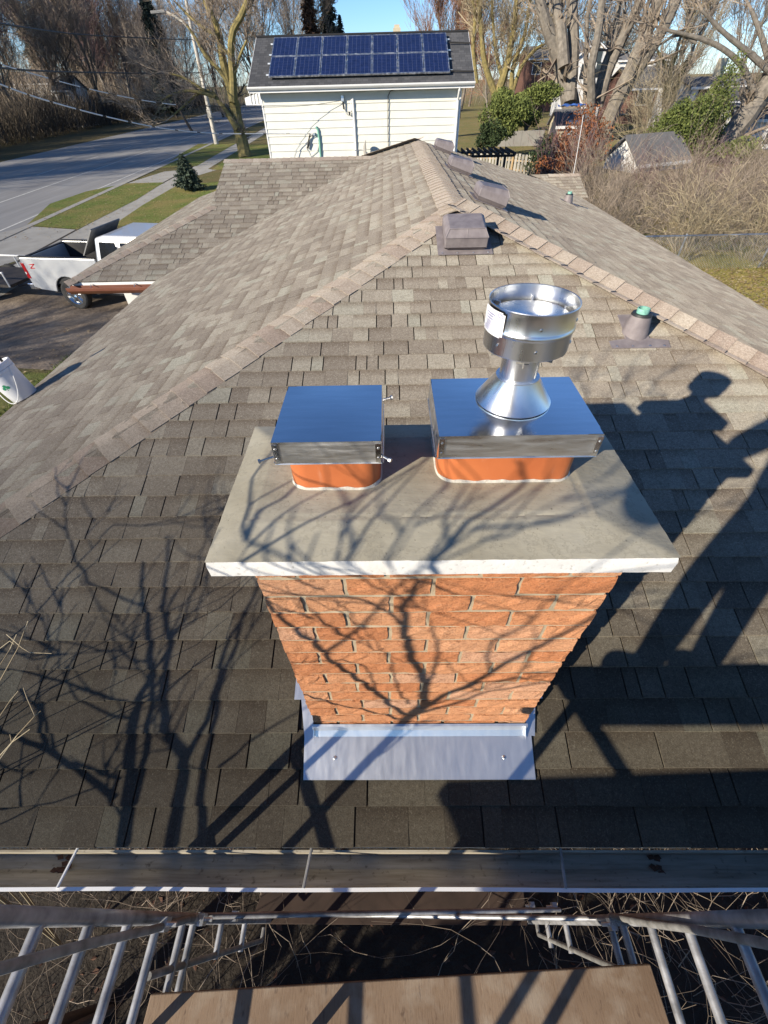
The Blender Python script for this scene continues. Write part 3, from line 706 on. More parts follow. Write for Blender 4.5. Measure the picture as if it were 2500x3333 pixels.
# round vent terminal
vx, vy, vz = .178, .290, 1.3795
vt = thing('vent_terminal', 'shiny round metal vent terminal standing on the wide flue cap', 'vent', (vx, vy, vz))
MB().lathe([(.084, .0005), (.085, .003), (.0835, .005), (.0475, .058), (.0475, .0605), (.0405, .0605)], (vx, vy, vz), 64).build('cone', M['vent_metal'], vt, smooth=True)
mb = MB(); mb.lathe([(.0405, .055), (.0405, .165)], (vx, vy, vz), 48); mb.lathe([(.038, .165), (.038, .055)], (vx, vy, vz), 48)
pp = mb.build('pipe', M['vent_metal'], vt, smooth=True)
mb = MB(); mb.box((vx+.028, vy-.0318, vz+.105), (.0022, .0022, .075), rz=.7); mb.build('seam', M['vent_metal'], pp)
prof = [(.086, .130), (.0868, .132), (.0868, .168), (.0878, .170), (.0895, .173), (.0895, .176), (.0878, .179), (.0868, .181), (.0868, .214), (.0876, .216), (.0878, .2185), (.0868, .220), (.0855, .219), (.0850, .214), (.0850, .181), (.0868, .177), (.0868, .173), (.0850, .168), (.0850, .132)]
dr = MB(); dr.lathe(prof, (vx, vy, vz), 72); drum = dr.build('drum', M['vent_metal'], vt, smooth=True)
MB().lathe([(0, .1935), (.06, .192), (.078, .190), (.0795, .186)], (vx, vy, vz), 56).build('inner_disc', M['vent_metal'], vt, smooth=True)
for a in (15, 75, 135, 195, 255, 315):
    mb = MB(); c_, s_ = math.cos(rad(a)), math.sin(rad(a))
    mb.box((vx+.0805*c_, vy+.0805*s_, vz+.192), (.012, .003, .010), rz=rad(a)); mb.build('lug', M['vent_metal'], drum)
for a in (-92, -28, 40, 150, 215):
    c_, s_ = math.cos(rad(a)), math.sin(rad(a))
    for zz in (.150, .193):
        R = [[-s_, 0, c_], [c_, 0, s_], [0, 1, 0]]
        MB().lathe([(0, .0022), (.0022, .0018), (.0034, 0)], (vx+.0868*c_, vy+.0868*s_, vz+zz), 10, R=R).build('rivet', M['bolt'], drum)
for a in (-38, 60, 180, -102):
    c_, s_ = math.cos(rad(a)), math.sin(rad(a)); mb = MB()
    mb.box((vx+.062*c_, vy+.062*s_, vz+.128), (.046, .016, .0015), rz=rad(a)); mb.box((vx+.0425*c_, vy+.0425*s_, vz+.117), (.002, .026, .024), rz=rad(a)); mb.box((vx+.0545*c_, vy+.0545*s_, vz+.117), (.024, .0018, .022), rz=rad(a))
    br = mb.build('bracket', M['dull_steel'], vt)
    MB().lathe([(0, .002), (.003, 0)], (vx+.0435*c_, vy+.0435*s_, vz+.120), 8, R=[[-s_, 0, c_], [c_, 0, s_], [0, 1, 0]]).build('rivet', M['bolt'], br)
# sticker round the left of the drum with its print
def on_drum(a, z, r=.0872): return (vx+r*math.cos(rad(a)), vy+r*math.sin(rad(a)), vz+z)
st = MB(); A0, A1, n = 176, 222, 12
for i in range(n):
    a, b = A0+(A1-A0)*i/n, A0+(A1-A0)*(i+1)/n; c0_ = .003 if i in (0, n-1) else 0
    st.quad(on_drum(a, .166+c0_, .0898), on_drum(b, .166+c0_, .0898), on_drum(b, .213-c0_, .0898), on_drum(a, .213-c0_, .0898))
stk = st.build('sticker', M['label_white'], drum)
pr = MB()
def bar(a, b, z, h):
    k_ = max(1, int(abs(b-a)/4))
    for i in range(k_):
        p, q = a+(b-a)*i/k_, a+(b-a)*(i+1)/k_; pr.quad(on_drum(p, z+.002, .0901), on_drum(q, z+.002, .0901), on_drum(q, z+h+.002, .0901), on_drum(p, z+h+.002, .0901))
for z in (.2, .1955, .1905): bar(186, 207 if z > .199 else 203, z, .0016)
for i, z in enumerate(np.arange(.169, .188, .0028)): bar(182 if i < 3 else 187, 219 if i > 2 else 207, z, .0011)
def ring(a0, z0, ra, rz_, w, s0=0, s1=360):
    for q in range(s0, s1, 20):
        P_ = [on_drum(a0+ra*k_*math.cos(rad(t_)), z0+rz_*k_*math.sin(rad(t_))+.002, .0901) for t_, k_ in ((q, 1), (q+20, 1), (q+20, 1-w), (q, 1-w))]; pr.quad(*P_)
ring(213, .205, 2.6, .004, .4, 30, 310); ring(216.5, .2035, 2.6, .004, .4, -150, 130); ring(215, .1705, 3, .0045, .25)
pr.build('print', M['purple'], stk)

# ================================================================== roof furniture
def box_vent(P, nrm, up, label, w=.30, group='plum grey roof vents'):
    """square roof vent: flange on the slope, flared hood with chamfered top; up = upslope direction"""
    nrm = np.array(nrm); up = np.array(up, float); up /= np.linalg.norm(up); sd = np.cross(up, nrm)
    P = np.array(P)+nrm*.012; t_ = thing('roof_vent', label, 'roof vent', tuple(P), group)
    def q(a, b, c): return P+sd*a+up*b+nrm*c
    f_ = MB(); f_.extrude([q(-.205, -.03, 0), q(.205, -.03, 0), q(.205, .33, 0), q(-.205, .33, 0)], nrm*.004); fl_ = f_.build('flange', M['plum_plastic'], t_)
    for a in (-.17, -.06, .06, .17): MB().lathe([(0, .004), (.006, .003), (.008, 0)], q(a, -.012, .004), 8).build('screw', M['bolt'], fl_)
    h = MB(); a, b = w/2, .145
    low = [q(-a, .0, .03), q(a, .0, .03), q(a, .3, .03), q(-a, .3, .03)]
    mid = [q(-a, -.0, .105), q(a, -.0, .105), q(a, .3, .095), q(-a, .3, .095)]
    tp = [q(-a+.028, .035, .150), q(a-.028, .035, .150), q(a-.028, .28, .120), q(-a+.028, .28, .120)]
    neck = [q(-a+.03, .03, .0), q(a-.03, .03, 0), q(a-.03, .28, 0), q(-a+.03, .28, 0)]
    h.add(low+mid+tp, [(0, 1, 5, 4), (1, 2, 6, 5), (2, 3, 7, 6), (3, 0, 4, 7), (4, 5, 9, 8), (5, 6, 10, 9), (6, 7, 11, 10), (7, 4, 8, 11), (8, 9, 10, 11), (0, 3, 2, 1)]); h.build('hood', M['plum_plastic'], t_, bevel=.006)
    n2 = MB(); n2.add(neck+low, [(0, 1, 5, 4), (1, 2, 6, 5), (2, 3, 7, 6), (3, 0, 4, 7)]); n2.build('neck', M['plum_plastic'], t_)
    rb = MB()
    for s0, s1 in ((mid[0], mid[1]), (mid[1], tp[1]), (mid[0], tp[0]), (tp[0], tp[1])): rb.tube([s0, s1], .004, 6)
    rb.tube([q(0, .0, .105), q(0, .035, .150)], .003, 6); rb.build('fold', M['plum_plastic'], t_)
    return t_
pv = RP(1004*D, 548*D); box_vent(pv, nF, (0, 1, S), 'plum grey box vent on the near hip just below the roof peak', .315)
for (x, y), lb in (((1082, 450), 'nearest of the three box vents along the right side of the ridge'), ((1012, 380), 'middle one of the three box vents beside the ridge'), ((973, 334), 'farthest of the three box vents, at the back end of the ridge')):
    p = RRP(x*D, y*D); box_vent(p, nR, (-1, 0, S), lb, .33)
def pipe_vent(P, nrm, up, label, k=1.):
    nrm = np.array(nrm); P = np.array(P)+nrm*.012; t_ = thing('plumbing_vent', label, 'vent pipe', tuple(P), 'plumbing vents on the roof')
    up = np.array(up, float); up /= np.linalg.norm(up); sd = np.cross(up, nrm)
    q = lambda a, b, c: P+(sd*a+up*b+nrm*c)*k
    f_ = MB(); f_.extrude([q(-.185, -.03, 0), q(.185, -.03, 0), q(.19, .035, 0), q(.075, .055, 0), q(.075, .28, 0), q(-.075, .28, 0), q(-.075, .055, 0), q(-.19, .035, 0)], nrm*.004); fl_ = f_.build('flange', M['plum_plastic'], t_)
    for a in (-.15, -.05, .06, .15): MB().lathe([(0, .004), (.006, .003), (.008, 0)], q(a, -.012, .004), 8).build('screw', M['bolt'], fl_)
    c = q(0, .12, 0); up3 = np.array([0, 0, 1.])
    mb = MB(); mb.tube([c-up3*.03*k, c+up3*.02*k, c+up3*.08*k, c+up3*.11*k], [.085*k, .078*k, .066*k, .060*k], 20); mb.build('boot', M['plum_plastic'], t_, smooth=True)
    mb = MB(); mb.tube([c+up3*.108*k, c+up3*.12*k], [.064*k, .058*k], 20); mb.build('collar', M['rubber'], t_, smooth=True)
    mb = MB(); mb.lathe([(.037, .10), (.038, .146), (.036, .149), (.032, .148), (.031, .07)], (0, 0, 0), 20); mb.v = [tuple(c+np.array(v)*k) for v in mb.v]; mb.build('pipe', M['copper_green'], t_, smooth=True)
pipe_vent(RP(1380*D, 748*D), nF, (0, 1, S), 'green topped vent pipe in a plum boot right of the chimney')
pipe_vent(RRP(1238*D, 443*D), nR, (-1, 0, S), 'small far vent pipe with green top near the right eave', 1.0)
# bucket of tools near the left eave
pb = LP(87, 1293); tb = thing('bucket', 'white plastic bucket of tools with a green clover on the left eave', 'bucket', tuple(pb+nL*.012))
bz = nL; bxv = np.cross((0, 1, 0), bz); bxv /= np.linalg.norm(bxv); byv = np.cross(bz, bxv); RB = np.array([bxv, byv, bz]).T
o3 = pb+nL*.013
bl = lambda a, b, c: o3+RB@np.array([a, b, c])
kb = .92
mb = MB(); mb.lathe([(0, .0), (.118*kb, 0), (.122*kb, .005), (.138*kb, .27*kb), (.146*kb, .272*kb), (.147*kb, .29*kb), (.140*kb, .292*kb), (.148*kb, .30*kb), (.148*kb, .325*kb), (.151*kb, .327*kb), (.151*kb, .345*kb), (.143*kb, .347*kb), (.136*kb, .34*kb), (.118*kb, .02), (0, .02)], o3, 40, R=RB)
bk = mb.build('pail', M['bucket_white'], tb, smooth=True)
mb = MB(); mb.tube([bl(.148*kb*math.cos(a), -.148*kb*math.sin(a)*1.0-.01, .27-.26*math.sin(a)) for a in np.linspace(0, math.pi, 18)], .004, 6); mb.build('bail', M['cable_white'], tb)
cl = MB()
ca = math.atan2(-1.0, .28)
def on_pail(a, z): r = (.1225+(z/.27)*.0155)*kb+.0012; return bl(r*math.cos(a), r*math.sin(a), z)
for dx, dz in ((0, .018), (.018, 0), (-.018, 0)):
    P_ = [on_pail(ca+.0+(dx+.014*math.cos(q))/.12, .14+dz+.014*math.sin(q)) for q in np.linspace(0, 2*math.pi, 13)[:-1]]
    cl.add(P_, [tuple(range(12))])
cl.quad(on_pail(ca-.02, .118), on_pail(ca+.03, .116), on_pail(ca+.02, .14), on_pail(ca-.0, .14)); cl.build('clover', M['clover'], bk)
tr = thing('brush', 'pale handled masonry brush standing in the white bucket', 'brush', tuple(bl(.04, .03, .05)))
mb = MB(); mb.tube([bl(.05, .02, .03), bl(.075, .05, .40)], .011, 8); mb.build('shank', M['wood_dark'], tr)
mb = MB(); mb.tube([bl(.075, .05, .395), bl(.082, .06, .44), bl(.095, .075, .52), bl(.096, .078, .54)], [.012, .019, .021, .014], 10); mb.build('handle', M['grey_board'], tr, smooth=True)
tr = thing('trowel', 'steel trowel leaning inside the bucket of tools', 'trowel', tuple(bl(-.06, 0, .05)))
mb = MB(); mb.extrude([bl(-.09, .03, .2), bl(-.01, .03, .2), bl(-.03, .02, .38), bl(-.085, .02, .37)], RB@np.array([0, -.003, 0])); mb.build('blade', M['stainless'], tr)
mb = MB(); mb.tube([bl(-.06, .02, .37), bl(-.02, -.02, .40), bl(.03, -.03, .40)], [.006, .014, .014], 8); mb.build('handle', M['black_plastic'], tr)
mb = MB(); mb.tube([bl(-.1, -.03, .1), bl(-.06, -.05, .36)], .02, 8); ct = thing('caulk_tube', 'black tube of sealant in the bucket', 'tube', tuple(bl(-.1, -.03, .1))); mb.build('barrel', M['black_plastic'], ct)

# ================================================================== SCAFFOLD under the camera
LX, RXX, LY = -1.08, .966, -.575
def scaffold_frame(label, x, rungs, arch, low_arch, zt):
    t_ = thing('scaffold_frame', label, 'scaffold', (x, LY, G), 'scaffold end frames below us')
    mb = MB(); mb.tube([(x, LY, G), (x, LY, -1.0), (x, LY, zt)], .0215, 14); mb.tube([(x, LY, -1.02), (x, LY, -.99)], .026, 14); mb.build('leg', M['tube_alu'], t_, smooth=True)
    MB().tube([(x, -2.1, G), (x, -2.1, zt)], .0215, 12).build('leg', M['tube_alu'], t_, smooth=True)
    for z, y1 in rungs:
        MB().tube([(x, LY, z), (x, y1, z-.006)], .0165, 12).build('rung', M['tube_alu'], t_, smooth=True)
    for a in (arch, low_arch): MB().tube(a, .0135, 10).build('inner_tube', M['dull_steel'], t_, smooth=True)
    return t_
k3 = lambda x, y, X: tuple(XP(x/1.327, 2500+y/1.327, X))
k4 = lambda x, y, X: tuple(XP(1250+x/1.327, 2500+y/1.327, X))
lf_ = scaffold_frame('left ladder-like scaffold frame of grey tubes under the gutter', LX, [(.315, -2.1), (.047, -2.1), (-.22, -2.1), (-.49, -2.1), (-.776, -2.1), (-.918, -2.1), (-1.38, -.73), (-1.89, -.72)],
    [k3(*p, LX+.03) for p in ((835, 648), (650, 700), (380, 760), (180, 815), (-60, 885))], [k3(*p, LX) for p in ((1140, 690), (1130, 745), (990, 790), (830, 840), (640, 900))], .53)
rf_ = scaffold_frame('right ladder-like scaffold frame of grey tubes under the gutter', RXX, [(.32, -2.1), (.02, -2.1), (-.29, -2.1), (-.60, -2.1), (-.9, -2.1), (-1.06, -2.1), (-1.83, -.72), (-2.28, -.71)],
    [k4(*p, RXX-.03) for p in ((985, 640), (1150, 672), (1300, 690), (1659, 760), (1800, 790))], [k4(*p, RXX) for p in ((655, 650), (668, 720), (760, 760), (920, 830), (1100, 905))], .9)
for t_, px, kk, x in ((lf_, (710, 675), k3, LX), (lf_, (873, 655), k3, LX), (lf_, (1015, 640), k3, LX), (rf_, (985, 675), k4, RXX), (rf_, (735, 600), k4, RXX), (rf_, (640, 595), k4, RXX)):
    c = np.array(kk(*px, x+(.03 if x < 0 else -.03))); mb = MB(); mb.box(c, (.03, .045, .05), tone=.5); mb.tube([c-(0, 0, .035), c+(0, 0, .03)], .006, 6); mb.tube([c, c+(.05 if x < 0 else -.05, 0, 0)], .008, 6); mb.build('lock', M['galv'], t_)
for lb, a, b in (('upper crossing brace rod between the scaffold frames', (870, 640), (760, 612)), ('lower crossing brace rod between the scaffold frames', (1130, 628), (930, 650))):
    A, B = np.array(k3(*a, LX)), np.array(k4(*b, RXX)); t_ = thing('cross_brace', lb, 'brace', tuple(A), 'scaffold cross braces')
    MB().tube([A, (A+B)/2, B], .0125, 10).build('rod', M['tube_alu'], t_, smooth=True)
    for e_, s_ in ((A, 1), (B, -1)): MB().box(e_+np.array([s_*.03, 0, 0]), (.06, .006, .03)).build('flat_end', M['galv'], t_)
def plank(label, pts, z, th=.042, mat='plywood', name='plank'):
    mb = MB(); P = [(p[0], p[1], z) for p in pts]; mb.extrude(P, (0, 0, -th)); o = mb.build(name, M[mat], None, bevel=.004); return tag(o, label, 'plank', 'scaffold planks')
pk = [ZP(490, 3236, -.70), ZP(2117, 3138, -.70)]
plank('brown plywood plank with branch shadows at the bottom, below the scaffold rungs', [(pk[0][0], pk[0][1]), (pk[1][0], pk[1][1]), (pk[1][0]+.02, pk[1][1]-.49), (pk[0][0]+.0, pk[0][1]-.49)], -.70)
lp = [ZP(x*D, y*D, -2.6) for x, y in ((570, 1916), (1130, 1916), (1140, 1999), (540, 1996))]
plank('dark brown plank in shade low down under the gutter', [(p[0], p[1]) for p in lp], -2.6, mat='shaded_plank')
plank('upper plank the photographer stands on', [(-.56, -.83), (2.9, -.80), (2.9, -1.11), (-.56, -1.11)], .79)
plank('second upper plank behind the photographer', [(-1.32, -1.44), (2.9, -1.27), (2.9, -1.98), (-1.32, -2.02)], .79)
tz = thing('trestle', 'steel trestle holding up the upper scaffold planks', 'trestle', (-.50, -1.4, G), 'trestles behind us')
for y in (-.95, -1.75): MB().tube([(-.50, y, G), (-.50, y, .72)], .02, 8).build('leg', M['tube_alu'], tz)
MB().tube([(-.50, -.80, .728), (-.50, -2.1, .728)], .02, 8).build('top_bar', M['tube_alu'], tz)
tz = thing('trestle', 'second steel trestle under the far end of the upper planks', 'trestle', (2.7, -1.4, G), 'trestles behind us')
for y in (-.95, -1.75): MB().tube([(2.7, y, G), (2.7, y, .72)], .02, 8).build('leg', M['tube_alu'], tz)
MB().tube([(2.7, -.80, .728), (2.7, -2.1, .728)], .02, 8).build('top_bar', M['tube_alu'], tz)

# the photographer: stands behind the camera, only the shadow reaches the roof
PDX = -.28
per = thing('person', 'photographer in dark work clothes, seen only by the long shadow on the shingles', 'person', (.02+PDX, -.95, .79))
J = {'pelvis': (.02, -1.0, 1.66), 'waist': (.02, -.99, 1.84), 'chest': (.02, -.97, 2.06), 'neck': (.02, -.945, 2.26), 'jaw': (.02, -.92, 2.33), 'head': (.02, -.925, 2.42), 'crown': (.02, -.93, 2.50),
     'hipl': (-.08, -1.0, 1.62), 'kneel': (-.085, -.955, 1.22), 'ankl': (-.09, -.99, .87), 'toel': (-.11, -.82, .815), 'hipr': (.13, -1.0, 1.62), 'kneer': (.15, -.955, 1.22), 'ankr': (.16, -.99, .87), 'toer': (.19, -.82, .815),
     'shl': (-.17, -.96, 2.20), 'ell': (-.50, -.88, 1.87), 'wrl': (-.17, -.66, 1.93), 'pal': (-.155, -.63, 1.92), 'shr': (.21, -.96, 2.20), 'elr': (.26, -.82, 1.98), 'wrr': (.02, -.67, 1.92), 'par': (-.02, -.64, 1.915)}
B_ = [('pelvis', 'waist', ), ('waist', 'chest'), ('chest', 'neck'), ('neck', 'jaw'), ('jaw', 'head'), ('head', 'crown'), ('pelvis', 'hipl'), ('hipl', 'kneel'), ('kneel', 'ankl'), ('ankl', 'toel'), ('pelvis', 'hipr'), ('hipr', 'kneer'), ('kneer', 'ankr'), ('ankr', 'toer'),
      ('chest', 'shl'), ('shl', 'ell'), ('ell', 'wrl'), ('wrl', 'pal'), ('chest', 'shr'), ('shr', 'elr'), ('elr', 'wrr'), ('wrr', 'par')]
RD = {'pelvis': .19, 'waist': .19, 'chest': .20, 'neck': .06, 'jaw': .075, 'head': .095, 'crown': .06, 'hipl': .115, 'kneel': .085, 'ankl': .062, 'toel': .035, 'hipr': .115, 'kneer': .085, 'ankr': .062, 'toer': .035, 'shl': .105, 'ell': .075, 'wrl': .035, 'pal': .032, 'shr': .075, 'elr': .05, 'wrr': .03, 'par': .032}
names = list(J); Vp = [np.array(J[k])+(0 if k in ('wrl', 'wrr', 'pal', 'par') else np.array([PDX*(.6 if k[:2] == 'el' else 1), 0, 0])) for k in names]; Rp = [RD[k] for k in names]; Ep = [(names.index(a), names.index(b)) for a, b in B_]
for pal, sx in (('pal', 1), ('par', -1)):
    b0 = names.index(pal); c = Vp[b0]
    for f_ in range(5):
        if f_ < 4: q1 = c+np.array([sx*.012, .03-.006*f_, .022-.019*f_]); q2 = q1+np.array([sx*.03, .018, 0]); q3 = q2+np.array([sx*.022, -.014, 0])
        else: q1 = c+np.array([sx*.02, -.012, .03]); q2 = q1+np.array([sx*.025, .002, .008]); q3 = q2+np.array([sx*.018, .004, 0])
        i0 = len(Vp); Vp += [q1, q2, q3]; Rp += [.0095, .009, .0075]; Ep += [(b0, i0), (i0, i0+1), (i0+1, i0+2)]
me = bpy.data.meshes.new('body'); me.from_pydata([tuple(v-origin(per)) for v in Vp], Ep, []); body = bpy.data.objects.new('body', me); link(body, per)
sk_ = body.modifiers.new('skin', 'SKIN'); sk_.use_smooth_shade = True
for i, r_ in enumerate(Rp): me.skin_vertices[0].data[i].radius = (r_, r_)
me.skin_vertices[0].data[0].use_root = True
ss = body.modifiers.new('sub', 'SUBSURF'); ss.levels = 1; ss.render_levels = 2
t = NT('person clothes'); z_ = t.sep(t.coord())
c = t.mix(t.math('LESS_THAN', z_[2], .92), (.045, .05, .065), (.06, .08, .13)); c = t.mix(t.math('GREATER_THAN', z_[2], 1.50), c, (.48, .28, .20)); c = t.mix(t.math('GREATER_THAN', z_[1], .275), c, (.48, .28, .20)); c = t.mix(t.math('LESS_THAN', z_[2], .1), c, (.09, .05, .025)); t.col(c); t.set(.85); me.materials.append(t.m)
mb = MB(); mb.lathe([(.0, .075), (.05, .068), (.085, .035), (.098, -.02), (.092, -.07), (.08, -.075), (.085, -.02), (.0, .06)], (.02+PDX, -.945, 2.455), 18); mb.build('hair', M['hair'], per, smooth=True)
face = MB(); face.lathe([(0, .016), (.010, .006), (.013, -.018), (.0, -.022)], (.02+PDX, -.836, 2.405), 8); face.build('nose', M['skin'], per, smooth=True)
for sx in (-1, 1):
    MB().lathe([(0, .011), (.008, .008), (.011, 0), (.008, -.008), (0, -.011)], (.02+PDX+sx*.034, -.848, 2.43), 10).build('eye', M['white_paint'], per, smooth=True)
    MB().lathe([(0, .03), (.014, .02), (.018, 0), (.012, -.02), (0, -.03)], (.02+PDX+sx*.098, -.93, 2.415), 8).build('ear', M['skin'], per, smooth=True)
MB().box((.02+PDX, -.842, 2.362), (.05, .012, .009)).build('mouth', M['red_lens'], per)
pc = CAM-AX[2]*.035; ph = MB(); ph.box(pc, (.148, .072, .008), R=AX.T @ np.array([[1, 0, 0], [0, 1, 0], [0, 0, 1.]])); tag(ph.build('phone', M['black_plastic']), 'black phone held out over the gutter by the photographer', 'phone')

# ================================================================== bare trees
def nrm_(v): return v/(np.linalg.norm(v)+1e-9)
def grow(T, Cc, p, d, L, r, lev, maxlev, R_, up=.12, split=(3, 5), ang=(22, 48), shrink=(.45, .72), wig=.13, trunk_lev=1):
    n = 4 if lev == 0 else 3; step = L/n; p = np.array(p, float); d = nrm_(np.array(d, float))
    for i in range(n):
        d2 = nrm_(d+R_.normal(0, wig, 3)+np.array([0, 0, up])); q = p+d2*step; r1 = r*(1-.62/n*(1 if lev < maxlev else 1.2))
        (T if lev <= trunk_lev else Cc).add(p, q, r, r1)
        if lev < maxlev and (i > 0 or lev > 0):
            for _ in range(R_.integers(split[0], split[1]) if i < n-1 else R_.integers(split[0], split[1])+1):
                a = rad(R_.uniform(*ang)); s_ = nrm_(np.cross(d2, R_.normal(0, 1, 3))); dc = nrm_(d2*math.cos(a)+s_*math.sin(a))
                grow(T, Cc, p+(q-p)*R_.uniform(.2, 1), dc, L*R_.uniform(*shrink), max(r1*R_.uniform(.42, .66), .004), lev+1, maxlev, R_, up, (max(1, split[0]-1), split[1]), ang, shrink, wig, trunk_lev)
        p, r, d = q, r1, d2
VARS = {}
def variant(key, H, r0, seed, maxlev=4, minr=.012, **k):
    R_ = np.random.default_rng(seed); T, Cc = Segs(), Segs(); grow(T, Cc, (0, 0, -.1), (R_.normal(0, .06), R_.normal(0, .06), 1), H*.62, r0, 0, maxlev, R_, **k)
    for s_ in (T, Cc): s_.a = [q[:6]+(max(q[6], minr), max(q[7], minr*.8)) for q in s_.a]
    VARS[key] = (T.geo(6), Cc.geo(3))
MESH = {}
def place_tree(key, x, y, sc_, rot, label, group, bark='bark_grey', twig='twig', name='bare_tree', z=G, cat='tree'):
    t_ = thing(name, label, cat, (x, y, z), group); t_.rotation_euler = (0, 0, rot); t_.scale = (sc_,)*3
    for nm, g_, mt in (('trunk', VARS[key][0], bark), ('crown', VARS[key][1], twig)):
        kk = (key, nm, mt)
        if kk not in MESH:
            o = fast_mesh(nm, g_[0], g_[1], M[mt], None, g_[2], smooth=nm == 'trunk'); MESH[kk] = o.data; o.parent = t_
        else:
            o = bpy.data.objects.new(nm, MESH[kk]); link(o, t_)
        if nm == 'crown': o['kind'] = 'stuff'
    return t_
variant('wood0', 17, .27, 11, 4, .016, split=(2, 4), ang=(15, 38), up=.16)
variant('wood1', 16, .23, 12, 4, .016, split=(2, 4), ang=(14, 34), up=.2)
variant('wood2', 18, .30, 13, 4, .016, split=(2, 4), ang=(18, 44), up=.12)
variant('broad', 13, .26, 14, 4, .014, split=(2, 4), ang=(25, 52), up=.08)

# trees whose shadows lie on the roof and the chimney: they stand to our left, behind the gutter line
NP = np.array([-math.cos(SUN_AZ), -math.sin(SUN_AZ), 0])
def cast(P, d): P = np.array(P); return P+SUN_TO*((d-NP@P)/(NP@SUN_TO))
zA = lambda x, y: RP(x/1.843, 1500+y/1.843)
zC = lambda x, y: YP(750+x/1.185, 1750+y/1.185, 0)
zK = lambda x, y: ZP(600+x/.976, 1150+y/.976, 1.235)
def shadow_tree(label, lines, d0, foot, seed, name='bare_tree', tw=1.0, ext=(), rk=.72):
    R_ = np.random.default_rng(seed); t_ = thing(name, label, 'tree', foot, 'bare trees beside the scaffold'); T, Cc = Segs(), Segs(); roots = []
    for fn, pts, r0, r1, main in lines:
        if fn is zK: r0, r1 = r0*.68, r1*.68
        dd = d0+R_.uniform(-.08, .08); Q = [cast(fn(*p), dd+.02*i) for i, p in enumerate(pts)]; n = len(Q)
        # smooth and roughen the line a little
        for i in range(n-1):
            ra, rb = rk*(r0+(r1-r0)*i/(n-1)), rk*(r0+(r1-r0)*(i+1)/(n-1)); mid_ = (Q[i]+Q[i+1])/2+R_.normal(0, .004, 3)
            (T if main else Cc).add(Q[i], mid_, ra, (ra+rb)/2); (T if main else Cc).add(mid_, Q[i+1], (ra+rb)/2, rb)
            if R_.random() < .75*tw:
                grow(Cc, Cc, mid_, nrm_(nrm_(Q[i+1]-Q[i])+R_.normal(0, .5, 3)), R_.uniform(.25, .6), max(.0025, min(rb*.35, .005)), 0, 1, R_, up=.1, split=(1, 3), wig=.16)
        if main == 2: roots.append((Q[0], r0))
        if not main: grow(Cc, Cc, Q[-1], nrm_(Q[-1]-Q[-2]), .5, r1*.8, 0, 1, R_, up=.08, split=(1, 2), wig=.16)
    for q, r0 in roots:
        f_ = np.array(foot)+np.append(R_.normal(0, .1, 2), -.1); m_ = (q+f_)/2+np.array([0, 0, .2])+(q-f_)*.1
        T.add(f_, m_, r0*1.7, r0*1.3); T.add(m_, q, r0*1.3, r0)
    T.build('trunk', M['bark_dark'], t_, 6); tag(Cc.build('crown', M['twig'], t_, 4), kind='stuff')
la = [(zA, [(770, 2300), (790, 2028), (800, 1700), (830, 1500), (870, 1390), (930, 1240), (920, 1080), (900, 900), (870, 840), (870, 600)], .024, .007, 2),
      (zA, [(830, 2050), (900, 1750), (940, 1400), (935, 1250)], .014, .009, 1),
      (zA, [(1060, 2300), (1105, 1950), (1130, 1750), (1010, 1600), (1000, 1470), (1010, 1250), (1040, 1050), (1000, 900), (1010, 700), (1020, 450)], .024, .006, 2),
      (zA, [(1130, 1800), (1260, 1550), (1330, 1300), (1370, 1100), (1530, 820), (1650, 500)], .015, .006, 1),
      (zA, [(1240, 2300), (1220, 2020), (1280, 1650), (1320, 1400), (1430, 1100), (1470, 900)], .016, .007, 2),
      (zA, [(720, 2010), (520, 1870), (300, 1720), (270, 1640), (250, 1480), (140, 1360)], .012, .006, 1), (zA, [(300, 1720), (180, 1680), (60, 1620), (-60, 1560)], .010, .006, 1),
      (zA, [(830, 1450), (700, 1420), (520, 1360), (280, 1290)], .007, .005, 0), (zA, [(740, 1900), (620, 1870), (480, 1810), (340, 1720)], .008, .006, 0),
      (zA, [(1340, 1820), (1500, 1680), (1659, 1580)], .010, .006, 0), (zA, [(880, 870), (750, 820), (550, 720), (480, 620)], .006, .006, 0),
      (zA, [(480, 620), (300, 840), (100, 1050), (0, 1180)], .005, .004, 0), (zA, [(480, 620), (650, 430), (700, 380), (1000, 380)], .005, .003, 0),
      (zA, [(900, 1200), (740, 1130), (600, 1130), (500, 1100)], .006, .004, 0), (zA, [(830, 1540), (700, 1520), (560, 1460), (450, 1370)], .007, .004, 0), (zA, [(1040, 1050), (1180, 960), (1240, 760)], .006, .004, 0), (zA, [(920, 1280), (1020, 1130), (1140, 900), (1200, 700)], .008, .004, 0), (zA, [(860, 1430), (960, 1340), (1030, 1180), (1060, 1000)], .008, .005, 0)]
shadow_tree('bare multi-stemmed tree left of the scaffold, seen mostly by its shadow on the shingles', la, 1.95, (-2.35, -1.0, G), 5, tw=.45, rk=.8)
